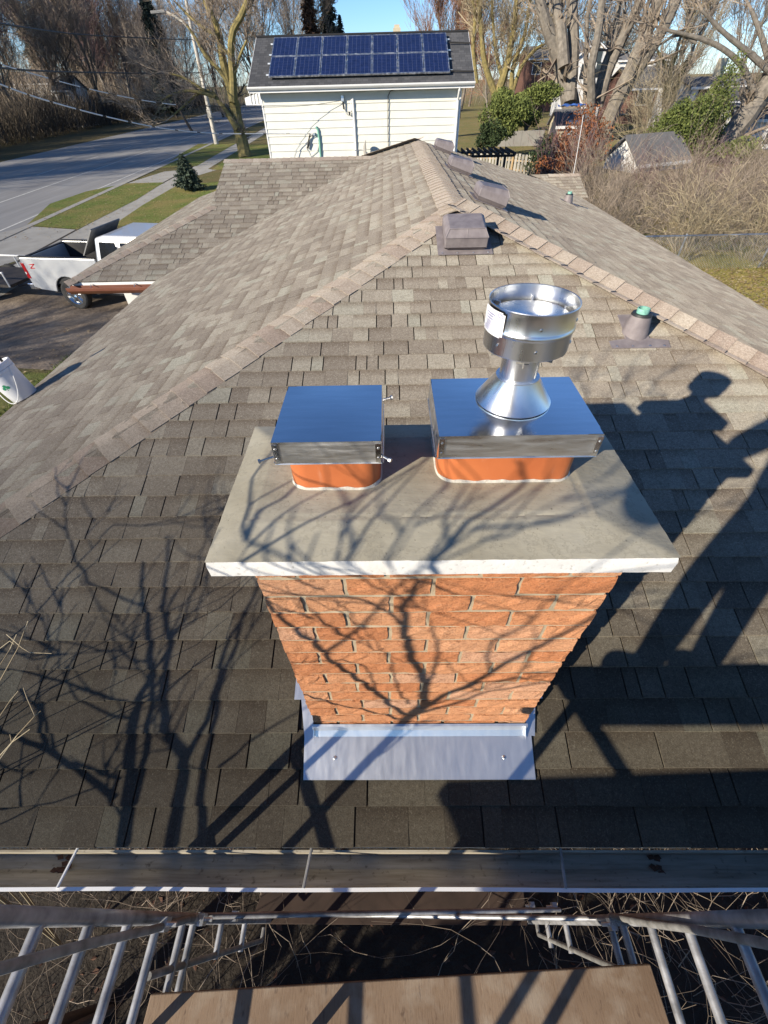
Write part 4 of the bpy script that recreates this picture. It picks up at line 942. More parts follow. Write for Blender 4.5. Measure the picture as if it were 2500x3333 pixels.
lc = [(zC, [(655, 1000), (650, 800), (660, 730), (690, 690), (745, 645), (752, 560), (695, 470), (665, 350), (660, 270), (720, 170)], .020, .008, 2),
      (zC, [(690, 690), (560, 600), (420, 500), (330, 410), (230, 340), (120, 230), (20, 150)], .011, .006, 1), (zC, [(700, 690), (820, 610), (990, 530), (1190, 420), (1380, 320), (1500, 250)], .011, .006, 1),
      (zC, [(720, 680), (900, 630), (1000, 590), (1200, 560)], .007, .004, 0), (zC, [(660, 700), (450, 650), (300, 610), (150, 590)], .008, .005, 0),
      (zC, [(750, 590), (800, 450), (790, 380), (770, 340)], .007, .004, 0), (zC, [(370, 440), (520, 330), (650, 180)], .006, .004, 0), (zC, [(690, 640), (640, 560), (620, 480)], .006, .004, 0),
      (zC, [(1000, 520), (1010, 400), (1120, 350), (1200, 260)], .006, .004, 0), (zC, [(560, 600), (520, 500), (430, 470), (300, 480)], .005, .003, 0), (zC, [(660, 350), (560, 260), (420, 230), (250, 220)], .006, .004, 0), (zC, [(840, 600), (960, 560), (1100, 540), (1260, 560)], .005, .004, 0),
      (zK, [(600, 790), (680, 710), (800, 620), (880, 540), (1000, 470), (1100, 380), (1140, 330)], .011, .007, 1), (zK, [(880, 570), (1020, 560), (1200, 530), (1380, 450)], .006, .004, 0), (zK, [(790, 640), (810, 530), (870, 440)], .006, .004, 0),
      (zK, [(460, 650), (490, 540), (560, 450)], .006, .004, 0), (zK, [(650, 590), (610, 520), (600, 480)], .005, .003, 0), (zK, [(130, 610), (220, 500), (330, 430), (420, 350)], .007, .005, 0), (zK, [(130, 610), (170, 400), (280, 290)], .006, .005, 0),
      (zK, [(130, 605), (230, 680), (330, 760)], .005, .004, 0), (zK, [(640, 760), (720, 660), (850, 530)], .006, .004, 0), (zK, [(900, 610), (1100, 540), (1290, 470)], .005, .003, 0)]
shadow_tree('bare tree behind the scaffold, seen by its forked shadow on the brick front', lc, 1.35, (-1.45, -1.3, G), 9, tw=.12, rk=.95)
# pale twigs that reach into the picture at the left edge
tw = thing('twiggy_shrub', 'pale bare twigs reaching in over the shingles at the left edge', 'shrub', (-2.8, -.75, G))
sg = Segs(); R_ = np.random.default_rng(3)
for pts, r in (([(0, 1320), (110, 1120), (150, 1010), (170, 960)], .0028), ([(-20, 1140), (60, 1080), (85, 1100)], .002), ([(40, 1040), (130, 1120), (180, 1150), (310, 1155)], .0022), ([(-30, 1830), (100, 1650), (210, 1530), (245, 1500)], .003), ([(210, 1530), (165, 1430), (140, 1360)], .0022), ([(-20, 1790), (70, 1690), (180, 1610)], .0026), ([(70, 1690), (60, 1640)], .002), ([(-20, 1560), (60, 1440), (110, 1380)], .002), ([(-10, 1240), (60, 1130), (100, 1040)], .002)):
    Q = [CAM+ray(x/1.843, 1500+y/1.843)*1.45 for x, y in pts]; r *= .8
    for a, b in zip(Q[:-1], Q[1:]): sg.add(a, b, r, r*.8)
    if pts[0][0] <= 0: a = np.array((-2.8, -.75, G)); b = Q[0]+np.array((-.45, -.12, -.25)); sg.add(b, Q[0], r*1.2, r); sg.add(a, b, r*3, r*1.2)
sg.build('stems', M['twig_tan'], tw, 5)

sheet('soil', [(-6, -7), (6, -7), (6, .4), (-6, .4)], G+.018, M['soil'])  # soil, with the shade under the scaffold put into its dark colour
# brambles on the ground under the scaffold
sg = Segs(); R_ = np.random.default_rng(21)
for i in range(430):
    x, y = R_.uniform(-3.2, 3.4), R_.uniform(-1.7, .25)
    if abs(x+.05) < 1.05 and R_.random() < .9: continue
    p = np.array([x, y, G]); a = R_.uniform(0, 6.28); d = np.array([math.cos(a)*.6, math.sin(a)*.6, 1.1]); L = R_.uniform(.11, .24); r = R_.uniform(.0018, .0045)
    for k_ in range(R_.integers(5, 10)):
        d = nrm_(d+R_.normal(0, .22, 3)+np.array([0, 0, -.12])); q = p+d*L; sg.add(p, q, r, r*.88)
        if R_.random() < .5:
            d3 = nrm_(d+R_.normal(0, .8, 3)); q3 = q+d3*L*.8; sg.add(q, q3, r*.6, r*.4); sg.add(q3, q3+nrm_(d3+R_.normal(0, .5, 3))*L*.6, r*.4, r*.25)
        p = q; r *= .88
tag(sg.build('brambles', M['twig'], None, 4), 'tangle of bare brown brambles under the scaffold', kind='stuff')
def leaf_scatter(name, n, area, z, mat, size, seed, label=None, up=0):
    R_ = np.random.default_rng(seed); x = R_.uniform(area[0], area[1], n); y = R_.uniform(area[2], area[3], n); a = R_.uniform(0, 6.28, n); s_ = R_.uniform(.5, 1.2, n)*size
    V = np.zeros((n, 4, 3))
    for k_ in range(4):
        V[:, k_, 0] = x+np.cos(a+k_*1.57)*s_*(1, .6)[k_ % 2]; V[:, k_, 1] = y+np.sin(a+k_*1.57)*s_*(1, .6)[k_ % 2]; V[:, k_, 2] = z+R_.uniform(.004, .03, n)+up*R_.random(n)
    o = fast_mesh(name, V.reshape(-1, 3), np.arange(4*n).reshape(-1, 4), mat, None, np.repeat(R_.random(n), 4)); return tag(o, label, kind='stuff')
def grass(name, n, area, z, h, seed, mat='grass'):
    R_ = np.random.default_rng(seed); x = R_.uniform(area[0], area[1], n); y = R_.uniform(area[2], area[3], n); a = R_.uniform(0, 6.28, n); hh = R_.uniform(.4, 1, n)*h; l = R_.normal(0, .5, (n, 2))*hh[:, None]; w = .008
    V = np.zeros((n, 3, 3)); V[:, 0] = np.c_[x-w*np.cos(a), y-w*np.sin(a), np.full(n, z)]; V[:, 1] = np.c_[x+w*np.cos(a), y+w*np.sin(a), np.full(n, z)]; V[:, 2] = np.c_[x+l[:, 0], y+l[:, 1], z+hh]
    tag(fast_mesh(name, V.reshape(-1, 3), np.arange(3*n).reshape(-1, 3), M[mat], None, np.repeat(R_.random(n), 3)), kind='stuff')
leaf_scatter('fallen_leaves', 700, (-3, 3.2, -2.2, .3), G, M['wood_rot'], .035, 31)
grass('lawn_grass', 42000, (-8.5, -3.0, 1.5, 10), G+.01, .10, 32)
leaf_scatter('fallen_leaves', 500, (-10, -3.2, 2, 12), G+.02, M['litter'], .05, 33)
leaf_scatter('fallen_leaves', 7000, (8, 18, 9, 16), G+.02, M['litter'], .06, 34)
leaf_scatter('fallen_leaves', 1600, (-19, -8, 22, 48), G+.03, M['litter'], .06, 35)
grass('side_grass', 30000, (8.5, 18, 10, 18), G+.005, .09, 36, 'straw_grass')

# ================================================================== SOLAR HOUSE
HYE, HYW, HZ = 21.5, 21.95, 1.80
sh = thing('solar_house', 'cream sided house with dark roof carrying rows of solar panels', 'house', (-.95, 26, G))
hx0, hx1 = YP(806, 283, HYE)[0], YP(1545, 268, HYE)[0]
rzq = lambda q: YP(1160, 109, HYE+q)[2]
qq = min(np.arange(2, 7, .02), key=lambda q: abs(rzq(q)-(HZ+.45*q))); HS = .45; HRY, HRZ = HYE+qq, HZ+HS*qq
wx0, wx1 = YP(853, 330, HYW)[0], YP(1498, 320, HYW)[0]
mb = MB(); mb.bx(wx0+.02, wx1-.02, HYW+.02, 2*HRY-HYW, G, HZ-.03); mb.add([(wx0+.02, HYW+.02, HZ-.03), (wx0+.02, 2*HRY-HYW, HZ-.03), (wx0+.02, HRY, HRZ-.15), (wx1-.02, HYW+.02, HZ-.03), (wx1-.02, 2*HRY-HYW, HZ-.03), (wx1-.02, HRY, HRZ-.15)], [(0, 1, 2), (3, 4, 5)])
hw = mb.build('wall', M['siding'], sh)
z = HZ-.06; R_ = np.random.default_rng(4)
while z > G+.2:
    cuts = sorted([wx0]+[R_.uniform(wx0+1.5, wx1-1)]*1+[wx1])
    for a, b in zip(cuts[:-1], cuts[1:]):
        mb = MB(); y = HYW; b2 = b-(.003 if b < wx1 else 0)
        mb.add([(a, y-.022, z-.228), (b2, y-.022, z-.228), (b2, y+.004, z), (a, y+.004, z), (a, y+.012, z-.228), (b2, y+.012, z-.228), (b2, y+.012, z), (a, y+.012, z)], [(0, 1, 2, 3), (0, 4, 5, 1), (1, 5, 6, 2), (0, 3, 7, 4)]); mb.build('plank', M['siding'], hw)
    z -= .226
mb = MB(); mb.bx(wx0-.035, wx0+.015, HYW-.03, HYW+.05, G, HZ-.06); mb.bx(wx1-.015, wx1+.035, HYW-.03, HYW+.05, G, HZ-.06); mb.build('corner_trim', M['white_trim'], hw)
def slab(mb, A, B, C_, D_, th):
    A, B, C_, D_ = map(np.array, (A, B, C_, D_)); n = nrm_(np.cross(B-A, D_-A)); n = n if n[2] > 0 else -n; return mb.extrude([A, B, C_, D_], -n*th)
mb = MB(); slab(mb, (hx0, HYE, HZ), (hx1, HYE, HZ), (hx1, HRY, HRZ), (hx0, HRY, HRZ), .05); slab(mb, (hx0, 2*HRY-HYE, HZ), (hx1, 2*HRY-HYE, HZ), (hx1, HRY+.001, HRZ), (hx0, HRY+.001, HRZ), .05); hr = mb.build('roof', M['dark_roof'], sh)
mb = MB(); mb.bx(hx0, hx1, HRY-.12, HRY+.12, HRZ-.03, HRZ+.02); mb.build('ridge_cap', M['dark_roof'], hr)
mb = MB(); gutter_profile(mb, hx0-.02, hx1+.02, HYE+.03, HZ+.0); mb.bx(hx0, hx1, HYE+.035, HYE+.06, HZ-.17, HZ-.055); mb.build('gutter', M['white_trim'], sh)
mb = MB(); mb.bx(hx0+.03, hx1-.03, HYE+.065, HYW-.03, HZ-.16, HZ-.14); mb.build('soffit', M['white_trim'], sh)
for X_ in (hx0, hx1): MB().extrude([(X_-.015, HYE+.02, HZ-.16), (X_-.015, HYE+.02, HZ-.0), (X_-.015, HRY, HRZ), (X_-.015, HRY, HRZ-.16)], (.03, 0, 0)).build('rake_board', M['white_trim'], sh)
dx = wx1-.09
mb = MB(); mb.tube([(dx, HYE+.06, HZ-.12), (dx, HYE+.1, HZ-.22), (dx, HYW-.08, HZ-.5), (dx, HYW-.08, G+.1)], .045, 8); mb.build('downspout', M['white_trim'], sh)
def w2(x, y, dy=-.06): return tuple(YP(750+x/1.843, y/1.843, HYW+dy))
MB().tube([w2(733, 590), w2(745, 760), w2(756, 960), w2(770, 1250)], .04, 8).build('conduit', M['white_trim'], sh)
MB().tube([w2(1000, 530), w2(960, 545), w2(946, 575), w2(945, 760), w2(948, 900), w2(950, 1200)], .016, 6).build('cable', M['cable_black'], sh)
MB().tube([w2(513, 760), w2(525, 780), w2(535, 850), w2(543, 960), w2(550, 1200)], .04, 8).build('mast', M['copper_green'], sh)
MB().tube([w2(500, 800), w2(470, 830), w2(455, 890), w2(480, 940), w2(520, 900), w2(530, 800), w2(516, 765)], .014, 6).build('drip_loop', M['cable_white'], sh)
mb = MB(); mb.tube([w2(480, 800, -.1), w2(462, 870, -.1)], .03, 6); mb.tube([w2(470, 850, -.1), w2(462, 890, -.1)], .04, 6); mb.tube([w2(675, 610, -.1), w2(680, 655, -.1)], .03, 6); mb.tube([w2(712, 670, -.1), w2(716, 690, -.1)], .035, 6); mb.build('connector', M['cable_black'], sh)
MB().tube([w2(680, 620), w2(690, 680), w2(715, 690), w2(725, 650), w2(722, 600), w2(733, 595)], .014, 6).build('drip_loop', M['cable_white'], sh)
MB().box(np.array(w2(672, 590)), (.1, .12, .16)).build('bracket', M['galv'], sh); MB().box(np.array(w2(503, 803)), (.06, .12, .08)).build('bracket', M['galv'], sh)
bp_ = YP(850, 330, HYW+1.2)
mb = MB(); mb.extrude([YP(812, 318, 24)-(.2, 0, 0), YP(850, 300, 24), YP(850, 342, 24), YP(816, 342, 24)-(.2, 0, 0)], (0, .9, 0)); by_ = mb.build('bay', M['white_trim'], sh)
for k_ in range(3):
    q = YP(818+k_*11, 338, 23.98); MB().bx(q[0], q[0]+.02, 23.96, 23.99, q[2]-.0, q[2]+.32).build('batten', M['white_trim'], by_)
dish = thing('satellite_dish', 'grey satellite dish edge-on against the cream siding', 'dish', w2(795, 940, -.5))
mb = MB(); c = np.array(w2(797, 900, -.45)); R_m = np.array([[0, 0, -1], [0, 1, 0], [1, 0, 0.]]).T; mb.lathe([(0, .0), (.12, .012), (.22, .05), (.30, .10), (.30, .11), (.2, .06), (0, .012)], c, 28, R=R_m @ np.array([[1, 0, 0], [0, 1.0, 0], [0, 0, 1]])); mb.build('reflector', M['concrete'], dish, smooth=True)
MB().tube([c, c+np.array((.05, .4, -.1))], .03, 8).build('arm', M['galv'], dish)
MB().tube([c, c+np.array((-.34, -.1, .0))], .014, 6).build('feed_arm', M['galv'], dish)
sa = thing('solar_array', 'two rows of blue solar panels on the dark roof of the cream house', 'solar array', (-.95, 24, HZ))
# fourteen panels in two rows, raised a hand's width above the roof
def on_roof(x, y_px):      # point of the panel plane seen at this pixel
    n = np.array([0, -HS, 1.]); d = n@np.array([0, HYE, HZ])+.14*math.hypot(1, HS); return plane(x, y_px, n, d)
qa, qb = on_roof(1175, 240), on_roof(1160, 112)
lowv, topv = qa[1], qb[1]
pxl = (on_roof(868, 243)[0]+on_roof(895, 125)[0])/2; pxr = (on_roof(1468, 229)[0]+on_roof(1452, 113)[0])/2
rowh = (topv-lowv)/2; pw = (pxr-pxl)/7
ords = ('first', 'second', 'third', 'fourth', 'fifth', 'sixth', 'last')
for r_ in range(2):
    for c_ in range(7):
        x0, x1 = pxl+pw*c_+.012, pxl+pw*(c_+1)-.012; y0, y1 = lowv+rowh*r_+.012, lowv+rowh*(r_+1)-.012
        zf = lambda y: HZ+HS*(y-HYE)+.14
        ctr = ((x0+x1)/2, (y0+y1)/2, zf((y0+y1)/2));         f = .035; mb = MB()
        for a, b, c0_, c1_ in ((x0, x1, y0, y0+f), (x0, x1, y1-f, y1), (x0, x0+f, y0+f, y1-f), (x1-f, x1, y0+f, y1-f)):
            slab(mb, (a, c0_, zf(c0_)+.004), (b, c0_, zf(c0_)+.004), (b, c1_, zf(c1_)+.004), (a, c1_, zf(c1_)+.004), .045)
        t_ = mb.build('solar_panel', M['pv_frame'], sa)
        mb = MB(); mb.quad((x0+f-.003, y0+f-.003, zf(y0+f)), (x1-f+.003, y0+f-.003, zf(y0+f)), (x1-f+.003, y1-f+.003, zf(y1-f)), (x0+f-.003, y1-f+.003, zf(y1-f))); mb.build('cells', M['pv'], t_)
for v in (.22, .78, 1.22, 1.78):
    y = lowv+rowh*v; zc = HZ+HS*(y-HYE); rl = MB()
    rl.box(((pxl+pxr)/2, y, zc+.07), (pxr-pxl+.22, .04, .04))
    for k_ in range(8): rl.box((pxl+(pxr-pxl)*k_/7, y, zc+.03), (.05, .05, .07))
    rl.build('mounting_rail', M['pv_frame'], sa)

for yy in (130, 222):
    P_ = on_roof(1462, yy)-(0, 0, .06); MB().tube([P_, P_+(.5, 0, -.02), (hx1, P_[1], P_[2]-.03)], .025, 6).build('conduit', M['cable_black'], sa)
fc_ = thing('chimney_pot', 'small far chimney with pinkish top beyond the solar roof', 'chimney', tuple(YP(1292, 105, 60)))
q = YP(1292, 105, 60); MB().bx(q[0]-.35, q[0]+.35, 60, 60.7, q[2]-8, q[2]+.3).build('stack', M['beige'], fc_); MB().bx(q[0]-.25, q[0]+.25, 60.1, 60.6, q[2]+.3, q[2]+.5).build('pot', M['beige'], fc_)

# ================================================================== street furniture, wires
z1 = lambda x, y, Yd: YP(x/1.843, y/1.843, Yd)
pb_ = ZP(1300/1.843, 865/1.843, G); PYY = pb_[1]
lampo = thing('street_lamp', 'tall pale street lamp pole with a curved arm over the road', 'street lamp', (pb_[0], PYY, G))
MB().tube([(pb_[0], PYY, G), z1(1215, 480, PYY), z1(1150, 180, PYY), z1(1110, -30, PYY)], [.26, .2, .17, .15], 10).build('pole', M['pole'], lampo, smooth=True)
MB().tube([z1(1150, 185, PYY), z1(1095, 130, PYY), z1(1045, 95, PYY), z1(1000, 72, PYY), z1(965, 66, PYY)], .10, 8).build('arm', M['pole'], lampo, smooth=True)
c = z1(948, 68, PYY); mb = MB(); mb.extrude([c+np.array(v) for v in ((-.7, -.25, .05), (.75, -.2, .1), (.75, .2, .1), (-.7, .25, .05))], (0, 0, -.22)); mb.build('lamp_head', M['grey_board'], lampo, bevel=.05)
mb = MB(); mb.box(z1(1255, 680, PYY-.3), (.4, .25, .7)); mb.build('meter_box', M['pole'], lampo)
tl = ZP(810/1.843, 712/1.843, G); sg_ = thing('verge_sign', 'small white board sign standing on the far verge', 'sign', tuple(tl))
mb = MB(); h_ = YP(808/1.843, 680/1.843, tl[1])[2]; mb.bx(tl[0]-.75, tl[0]+.75, tl[1]-.04, tl[1]+.04, G+.35, h_); mb.build('board', M['white_paint'], sg_)
for s_ in (-.6, .6): MB().bx(tl[0]+s_-.05, tl[0]+s_+.05, tl[1]+.041, tl[1]+.12, G, h_-.1).build('post', M['grey_board'], sg_)
def wire(label, pts, r, guard=None, mat='cable_black', name='overhead_cable'):
    P_ = [YP(*p) for p in pts]; t_ = thing(name, label, 'cable', tuple(P_[-1]), 'overhead cables'); dense = []
    for i in range(len(P_)-1):
        p0, p1, p2, p3 = P_[max(i-1, 0)], P_[i], P_[i+1], P_[min(i+2, len(P_)-1)]
        for k_ in range(14):
            u = k_/14; dense.append(.5*((2*p1)+(-p0+p2)*u+(2*p0-5*p1+4*p2-p3)*u*u+(-p0+3*p1-3*p2+p3)*u**3))
    dense.append(P_[-1]); MB().tube(dense, r, 6).build('wire', M[mat], t_, smooth=True)
    if guard:
        n = len(dense)
        for i in range(0, n-1):
            if i % guard[0] == 0 and guard[2]*n <= i < guard[3]*n: MB().tube(dense[i:i+guard[1]+1], r*1.45, 6).build('sleeve', M['cable_white'], t_, smooth=True)
f1 = lambda x, y, Yd: (x/1.843, y/1.843, Yd)
wire('thick white-sleeved service cable sagging across the road to the cream house wall', [f1(-120, 440, 12.6), f1(0, 505, 13), f1(270, 600, 14), f1(640, 700, 15.8), f1(980, 770, 17.8), f1(1290, 800, 19.6), f1(1600, 802, 21), (750+503/1.843, 803/1.843, 21.85)], .011, (6, 5, 0, .97))
wire('thinner cable with white sleeve pieces ending at the upper wall bracket', [f1(-60, 365, 14), f1(50, 400, 14.4), f1(480, 520, 16), f1(850, 600, 18), f1(1150, 635, 19.4), f1(1600, 642, 20.8), (750+480/1.843, 630/1.843, 21.5), (750+665/1.843, 603/1.843, 21.85)], .008, (6, 4, .1, .52))
wire('upper dark cable across the far woods', [f1(-60, 132, 24), f1(0, 142, 25), f1(500, 208, 38), f1(1050, 236, 58), f1(1155, 236, PYY)], .035)
wire('lower dark cable across the far woods', [f1(-60, 402, 24), f1(0, 408, 25), f1(400, 432, 36), f1(980, 440, 56), f1(1205, 436, PYY)], .035)

# ================================================================== street tree and the big trees, limb by limb
def limb_tree(label, name, Yd, f, limbs, foot, seed, bark, twig, tw_len=(1.2, 3.0), tw_lev=2, dens=1.0, minr=.012, group=None, jit=.6, up=.1):
    R_ = np.random.default_rng(seed); t_ = thing(name, label, 'tree', foot, group); Cc = Segs(); tr_ = MB()
    for pts, w0, w1 in limbs:
        dep = R_.uniform(-jit, jit); P_ = [YP(*f(x, y), Yd+dep*min(i, 3)/2) for i, (x, y) in enumerate(pts)]; n = len(P_); k_ = np.linalg.norm(P_[0]-CAM)*.93/F_PX/2
        dn = []
        for i in range(n-1):
            p0, p1, p2, p3 = P_[max(i-1, 0)], P_[i], P_[i+1], P_[min(i+2, n-1)]
            for u in (0, .25, .5, .75): dn.append(.5*((2*p1)+(-p0+p2)*u+(2*p0-5*p1+4*p2-p3)*u*u+(-p0+3*p1-3*p2+p3)*u**3))
        dn.append(P_[-1]); m_ = len(dn); rr = [(w0+(w1-w0)*i/(m_-1))*k_*R_.uniform(.93, 1.07) for i in range(m_)]; tr_.tube(dn, rr, 9)
        for i in range(int(m_*(.3 if m_ > 9 else .2)), m_):
            for _ in range(R_.poisson(1.3*dens)):
                d = nrm_(nrm_(dn[i]-dn[i-1])*.7+R_.normal(0, .6, 3)); grow(Cc, Cc, dn[i], d, R_.uniform(*tw_len), max(rr[i]*.28, minr*2), 1, 1+tw_lev, R_, up=up, split=(1, 3), wig=.16)
        grow(Cc, Cc, dn[-1], nrm_(dn[-1]-dn[-2]), tw_len[1]*1.3, rr[-1]*.8, 1, 2+tw_lev, R_, up=up, split=(1, 3))
    tr_.build('trunk', M[bark], t_, smooth=True); Cc.a = [q[:6]+(max(q[6], minr), max(q[7], minr*.8)) for q in Cc.a]
    tag(Cc.build('crown', M[twig], t_, 3), kind='stuff'); return t_
fz1 = lambda x, y: (x/1.843, y/1.843)
fz3 = lambda x, y: (1600+x/1.843, y/1.843)
tb_ = ZP(1468/1.843, 942/1.843, G)
limb_tree('mossy yellow-trunked bare tree by the pavement left of the cream house', 'street_tree', tb_[1], fz1,
    [([(1472, 955), (1462, 900), (1440, 800), (1418, 700), (1402, 600)], 34, 25), ([(1402, 610), (1372, 500), (1340, 380), (1312, 200), (1272, 100), (1225, -10)], 21, 12), ([(1402, 610), (1396, 450), (1386, 300), (1400, 180), (1450, 90), (1490, -20)], 20, 10),
     ([(1425, 775), (1350, 660), (1285, 570), (1205, 540)], 15, 9), ([(1385, 540), (1330, 440), (1240, 340), (1175, 230), (1120, 150)], 11, 5), ([(1312, 210), (1240, 180), (1150, 110), (1060, 20)], 8, 4), ([(1290, 580), (1150, 545), (1050, 560), (970, 600)], 7, 3), ([(1205, 545), (1120, 620), (1040, 690)], 6, 3), ([(1230, 545), (1110, 470), (1020, 440)], 6, 3), ([(1380, 330), (1330, 280), (1290, 190)], 8, 4), ([(1400, 480), (1430, 360), (1480, 240)], 8, 4)],
    tuple(tb_), 41, 'bark_moss', 'twig', (.9, 2.0), 2, .5, .012)
gb = ZP(*fz3(540, 800), G)
limb_tree('huge bare tree of many grey stems fanning up on the right', 'big_tree', 58, fz3,
    [([(505, 830), (500, 790), (470, 600), (430, 420), (370, 250), (320, 120), (280, -20)], 52, 17), ([(470, 610), (485, 400), (492, 200), (480, -20)], 30, 22), ([(435, 400), (420, 200), (400, 100), (380, -20)], 26, 18), ([(590, 800), (590, 740), (600, 560), (600, 400), (640, 200), (665, -20)], 22, 14),
     ([(640, 640), (700, 430), (742, 330), (800, 200), (870, 60), (900, -20)], 24, 18), ([(655, 840), (670, 800), (740, 630), (830, 430), (900, 270), (960, 120), (1005, -20)], 38, 22), ([(740, 645), (870, 430), (960, 290), (1040, 150), (1115, -20)], 26, 20), ([(600, 650), (680, 380), (730, 250), (760, 60), (775, -20)], 14, 8), ([(560, 640), (570, 300), (575, 100), (600, -20)], 10, 8), ([(850, 420), (890, 200), (950, -10)], 8, 6)],
    (gb[0], 58, G), 42, 'bark_grey', 'twig', (1.5, 4), 1, .55, .015, jit=1.5)
lb_ = ZP(*fz3(1360, 900), G)
limb_tree('thick leaning trunk at the right edge beside the white house', 'leaning_tree', 46, fz3, [([(1320, 930), (1400, 850), (1490, 740), (1580, 620), (1700, 440)], 46, 40), ([(1500, 740), (1580, 660), (1720, 540)], 26, 22), ([(1590, 610), (1520, 420), (1400, 300), (1250, 230), (1050, 180)], 12, 5), ([(1690, 450), (1560, 330), (1400, 200), (1260, 60)], 12, 5), ([(1680, 450), (1630, 250), (1560, 60)], 12, 6), ([(1230, 260), (1130, 210), (1030, 260), (1020, 330)], 6, 3)], (lb_[0], 46, G), 43, 'bark_grey', 'twig', (1.2, 2.8), 2, .4, .012)
limb_tree('small yellow-barked forked tree in front of the low dark roof', 'young_tree', 62, fz3, [([(1052, 640), (1050, 560), (1062, 450), (1102, 330)], 20, 10), ([(1075, 620), (1120, 480), (1195, 330)], 15, 8), ([(1062, 450), (1040, 380), (980, 280)], 8, 4)], tuple(YP(*fz3(1055, 700), 62)), 44, 'bark_moss', 'twig', (1.2, 2.4), 2, .5, .012)
limb_tree('pale bare trees clump rising behind the wooden fence', 'bare_tree', 66, fz3, [([(40, 560), (90, 400), (125, 230), (150, -10)], 20, 9), ([(120, 540), (130, 400), (200, 200), (230, -10)], 12, 6), ([(130, 540), (180, 400), (260, 300), (310, 270)], 10, 5), ([(70, 480), (30, 330), (10, 150), (0, -10)], 9, 5), ([(20, 560), (-40, 380), (-60, 200), (-80, -10)], 16, 8), ([(-90, 500), (-110, 300), (-100, 100), (-120, -20)], 12, 6)], tuple(ZP(*fz3(40, 600), G)), 45, 'bark_moss', 'twig_tan', (1.5, 3.5), 2, 1.2, .014)

# woods across the road
R_ = np.random.default_rng(77); keys = ('wood0', 'wood1', 'wood2', 'broad')
for i in range(42):
    y = 22+i*3.9+R_.uniform(-2, 2); x = -46-.10*(y-50)-abs(R_.normal(0, 9)); k_ = i % 7
    place_tree(keys[R_.integers(0, 3)], x, y, R_.uniform(.75, 1.15), R_.uniform(0, 6.28), 'tall bare tree in the wood across the road', 'bare trees in the wood across the road', ('bark_grey', 'bark_grey', 'bark_dark')[R_.integers(0, 3)], ('twig', 'twig', 'twig', 'twig_plum', 'twig_tan')[R_.integers(0, 5)], 'woodland_tree')
for i, (x, y, s_) in enumerate([(16, 124, 1.3), (26, 128, 1.2), (36, 120, 1.25), (47, 124, 1.35), (57, 116, 1.3), (66, 112, 1.3), (76, 116, 1.3), (52, 140, 1.3), (38, 142, 1.3), (20, 140, 1.2), (64, 136, 1.3), (86, 110, 1.3)]):
    place_tree(keys[i % 4], x, y, s_, i*1.3, 'bare tree behind the houses on the right', 'bare trees behind the houses on the right', 'bark_grey', ('twig', 'twig_tan', 'twig')[i % 3], 'garden_tree')
for i, (x, y, s_) in enumerate([(8.5, 92, .95), (12.5, 98, 1.0), (16, 88, .85)]):
    place_tree(('wood1', 'wood0', 'broad')[i], x, y, s_, i*2.1, ('reddish-brown leafy-twigged tree right of the solar roof', 'second russet tree behind the solar roof', 'third low russet tree behind the solar roof')[i], 'russet trees behind the solar house', 'bark_grey', 'twig_red', 'russet_tree')
for i, (x, y, s_) in enumerate([(-12, 100, .9), (-18, 92, 1.), (-23, 110, 1.0), (-29, 84, .8), (-20, 130, 1.2), (-34, 120, 1.1)]):
    place_tree(keys[i % 4], x, y, s_, i*1.7, 'dark bare tree beyond the road bend left of the solar roof', 'bare trees beyond the road bend', 'bark_dark', 'twig', 'bare_tree')
place_tree('broad', -3.5, 118, .62, 1., 'small pale bare tree far behind the solar ridge', None, 'bark_grey', 'twig', 'bare_tree')
place_tree('broad', 1.5, 122, .58, 2., 'second small pale bare tree far behind the solar ridge', None, 'bark_grey', 'twig', 'bare_tree')
for i, (x, y, s_) in enumerate([(-23, 2.5, .72), (-16, -6, .42)]):
    place_tree(('broad', 'broad')[i], x, y, s_, i*2., ('bare roadside tree left of the truck, known by its shade on the drive', 'second bare roadside tree left of the house')[i], 'bare trees left of the picture', 'bark_grey', 'twig', 'roadside_tree')
# far masses of twigs: the wood's depth, and the tree line round the horizon
def twig_mass(name, label, n, xr, yf, hr, mat, seed):
    R_ = np.random.default_rng(seed); sg = Segs()
    for i in range(n):
        x, y = xr(R_), 0; x, y = x; h = R_.uniform(*hr); p = np.array([x, y, G+R_.uniform(0, h*.75)]); d = nrm_(R_.normal(0, .28, 3)+np.array([0, 0, 1])); L = R_.uniform(1.0, 2.6)
        r = R_.uniform(.015, .035)
        q = p+d*L; sg.add(p, q, r, r*.8); d = nrm_(d+R_.normal(0, .25, 3)); sg.add(q, q+d*L*.8, r*.8, r*.4)
    tag(sg.build(name, M[mat], None, 3), label, kind='stuff')
def wd(R_):
    y = R_.uniform(46, 210); return (-47-.1*(y-50)-abs(R_.normal(0, 14)), y)
twig_mass('woodland', 'brown haze of twigs filling the wood across the road', 15000, wd, None, (3, 11), 'twig', 51)
def wd2(R_):
    y = R_.uniform(46, 190); return (-44-.1*(y-50)-abs(R_.normal(0, 3)), y)
twig_mass('undergrowth', 'low dense brush along the edge of the wood', 9000, wd2, None, (.6, 2.6), 'brush', 52)
def wd3(R_):
    a = R_.uniform(-.72, .95); d = R_.uniform(135, 210); return (math.sin(a)*d, math.cos(a)*d)
twig_mass('far_treeline', 'distant brown tree line along the horizon', 14000, wd3, None, (3, 13), 'twig', 53)

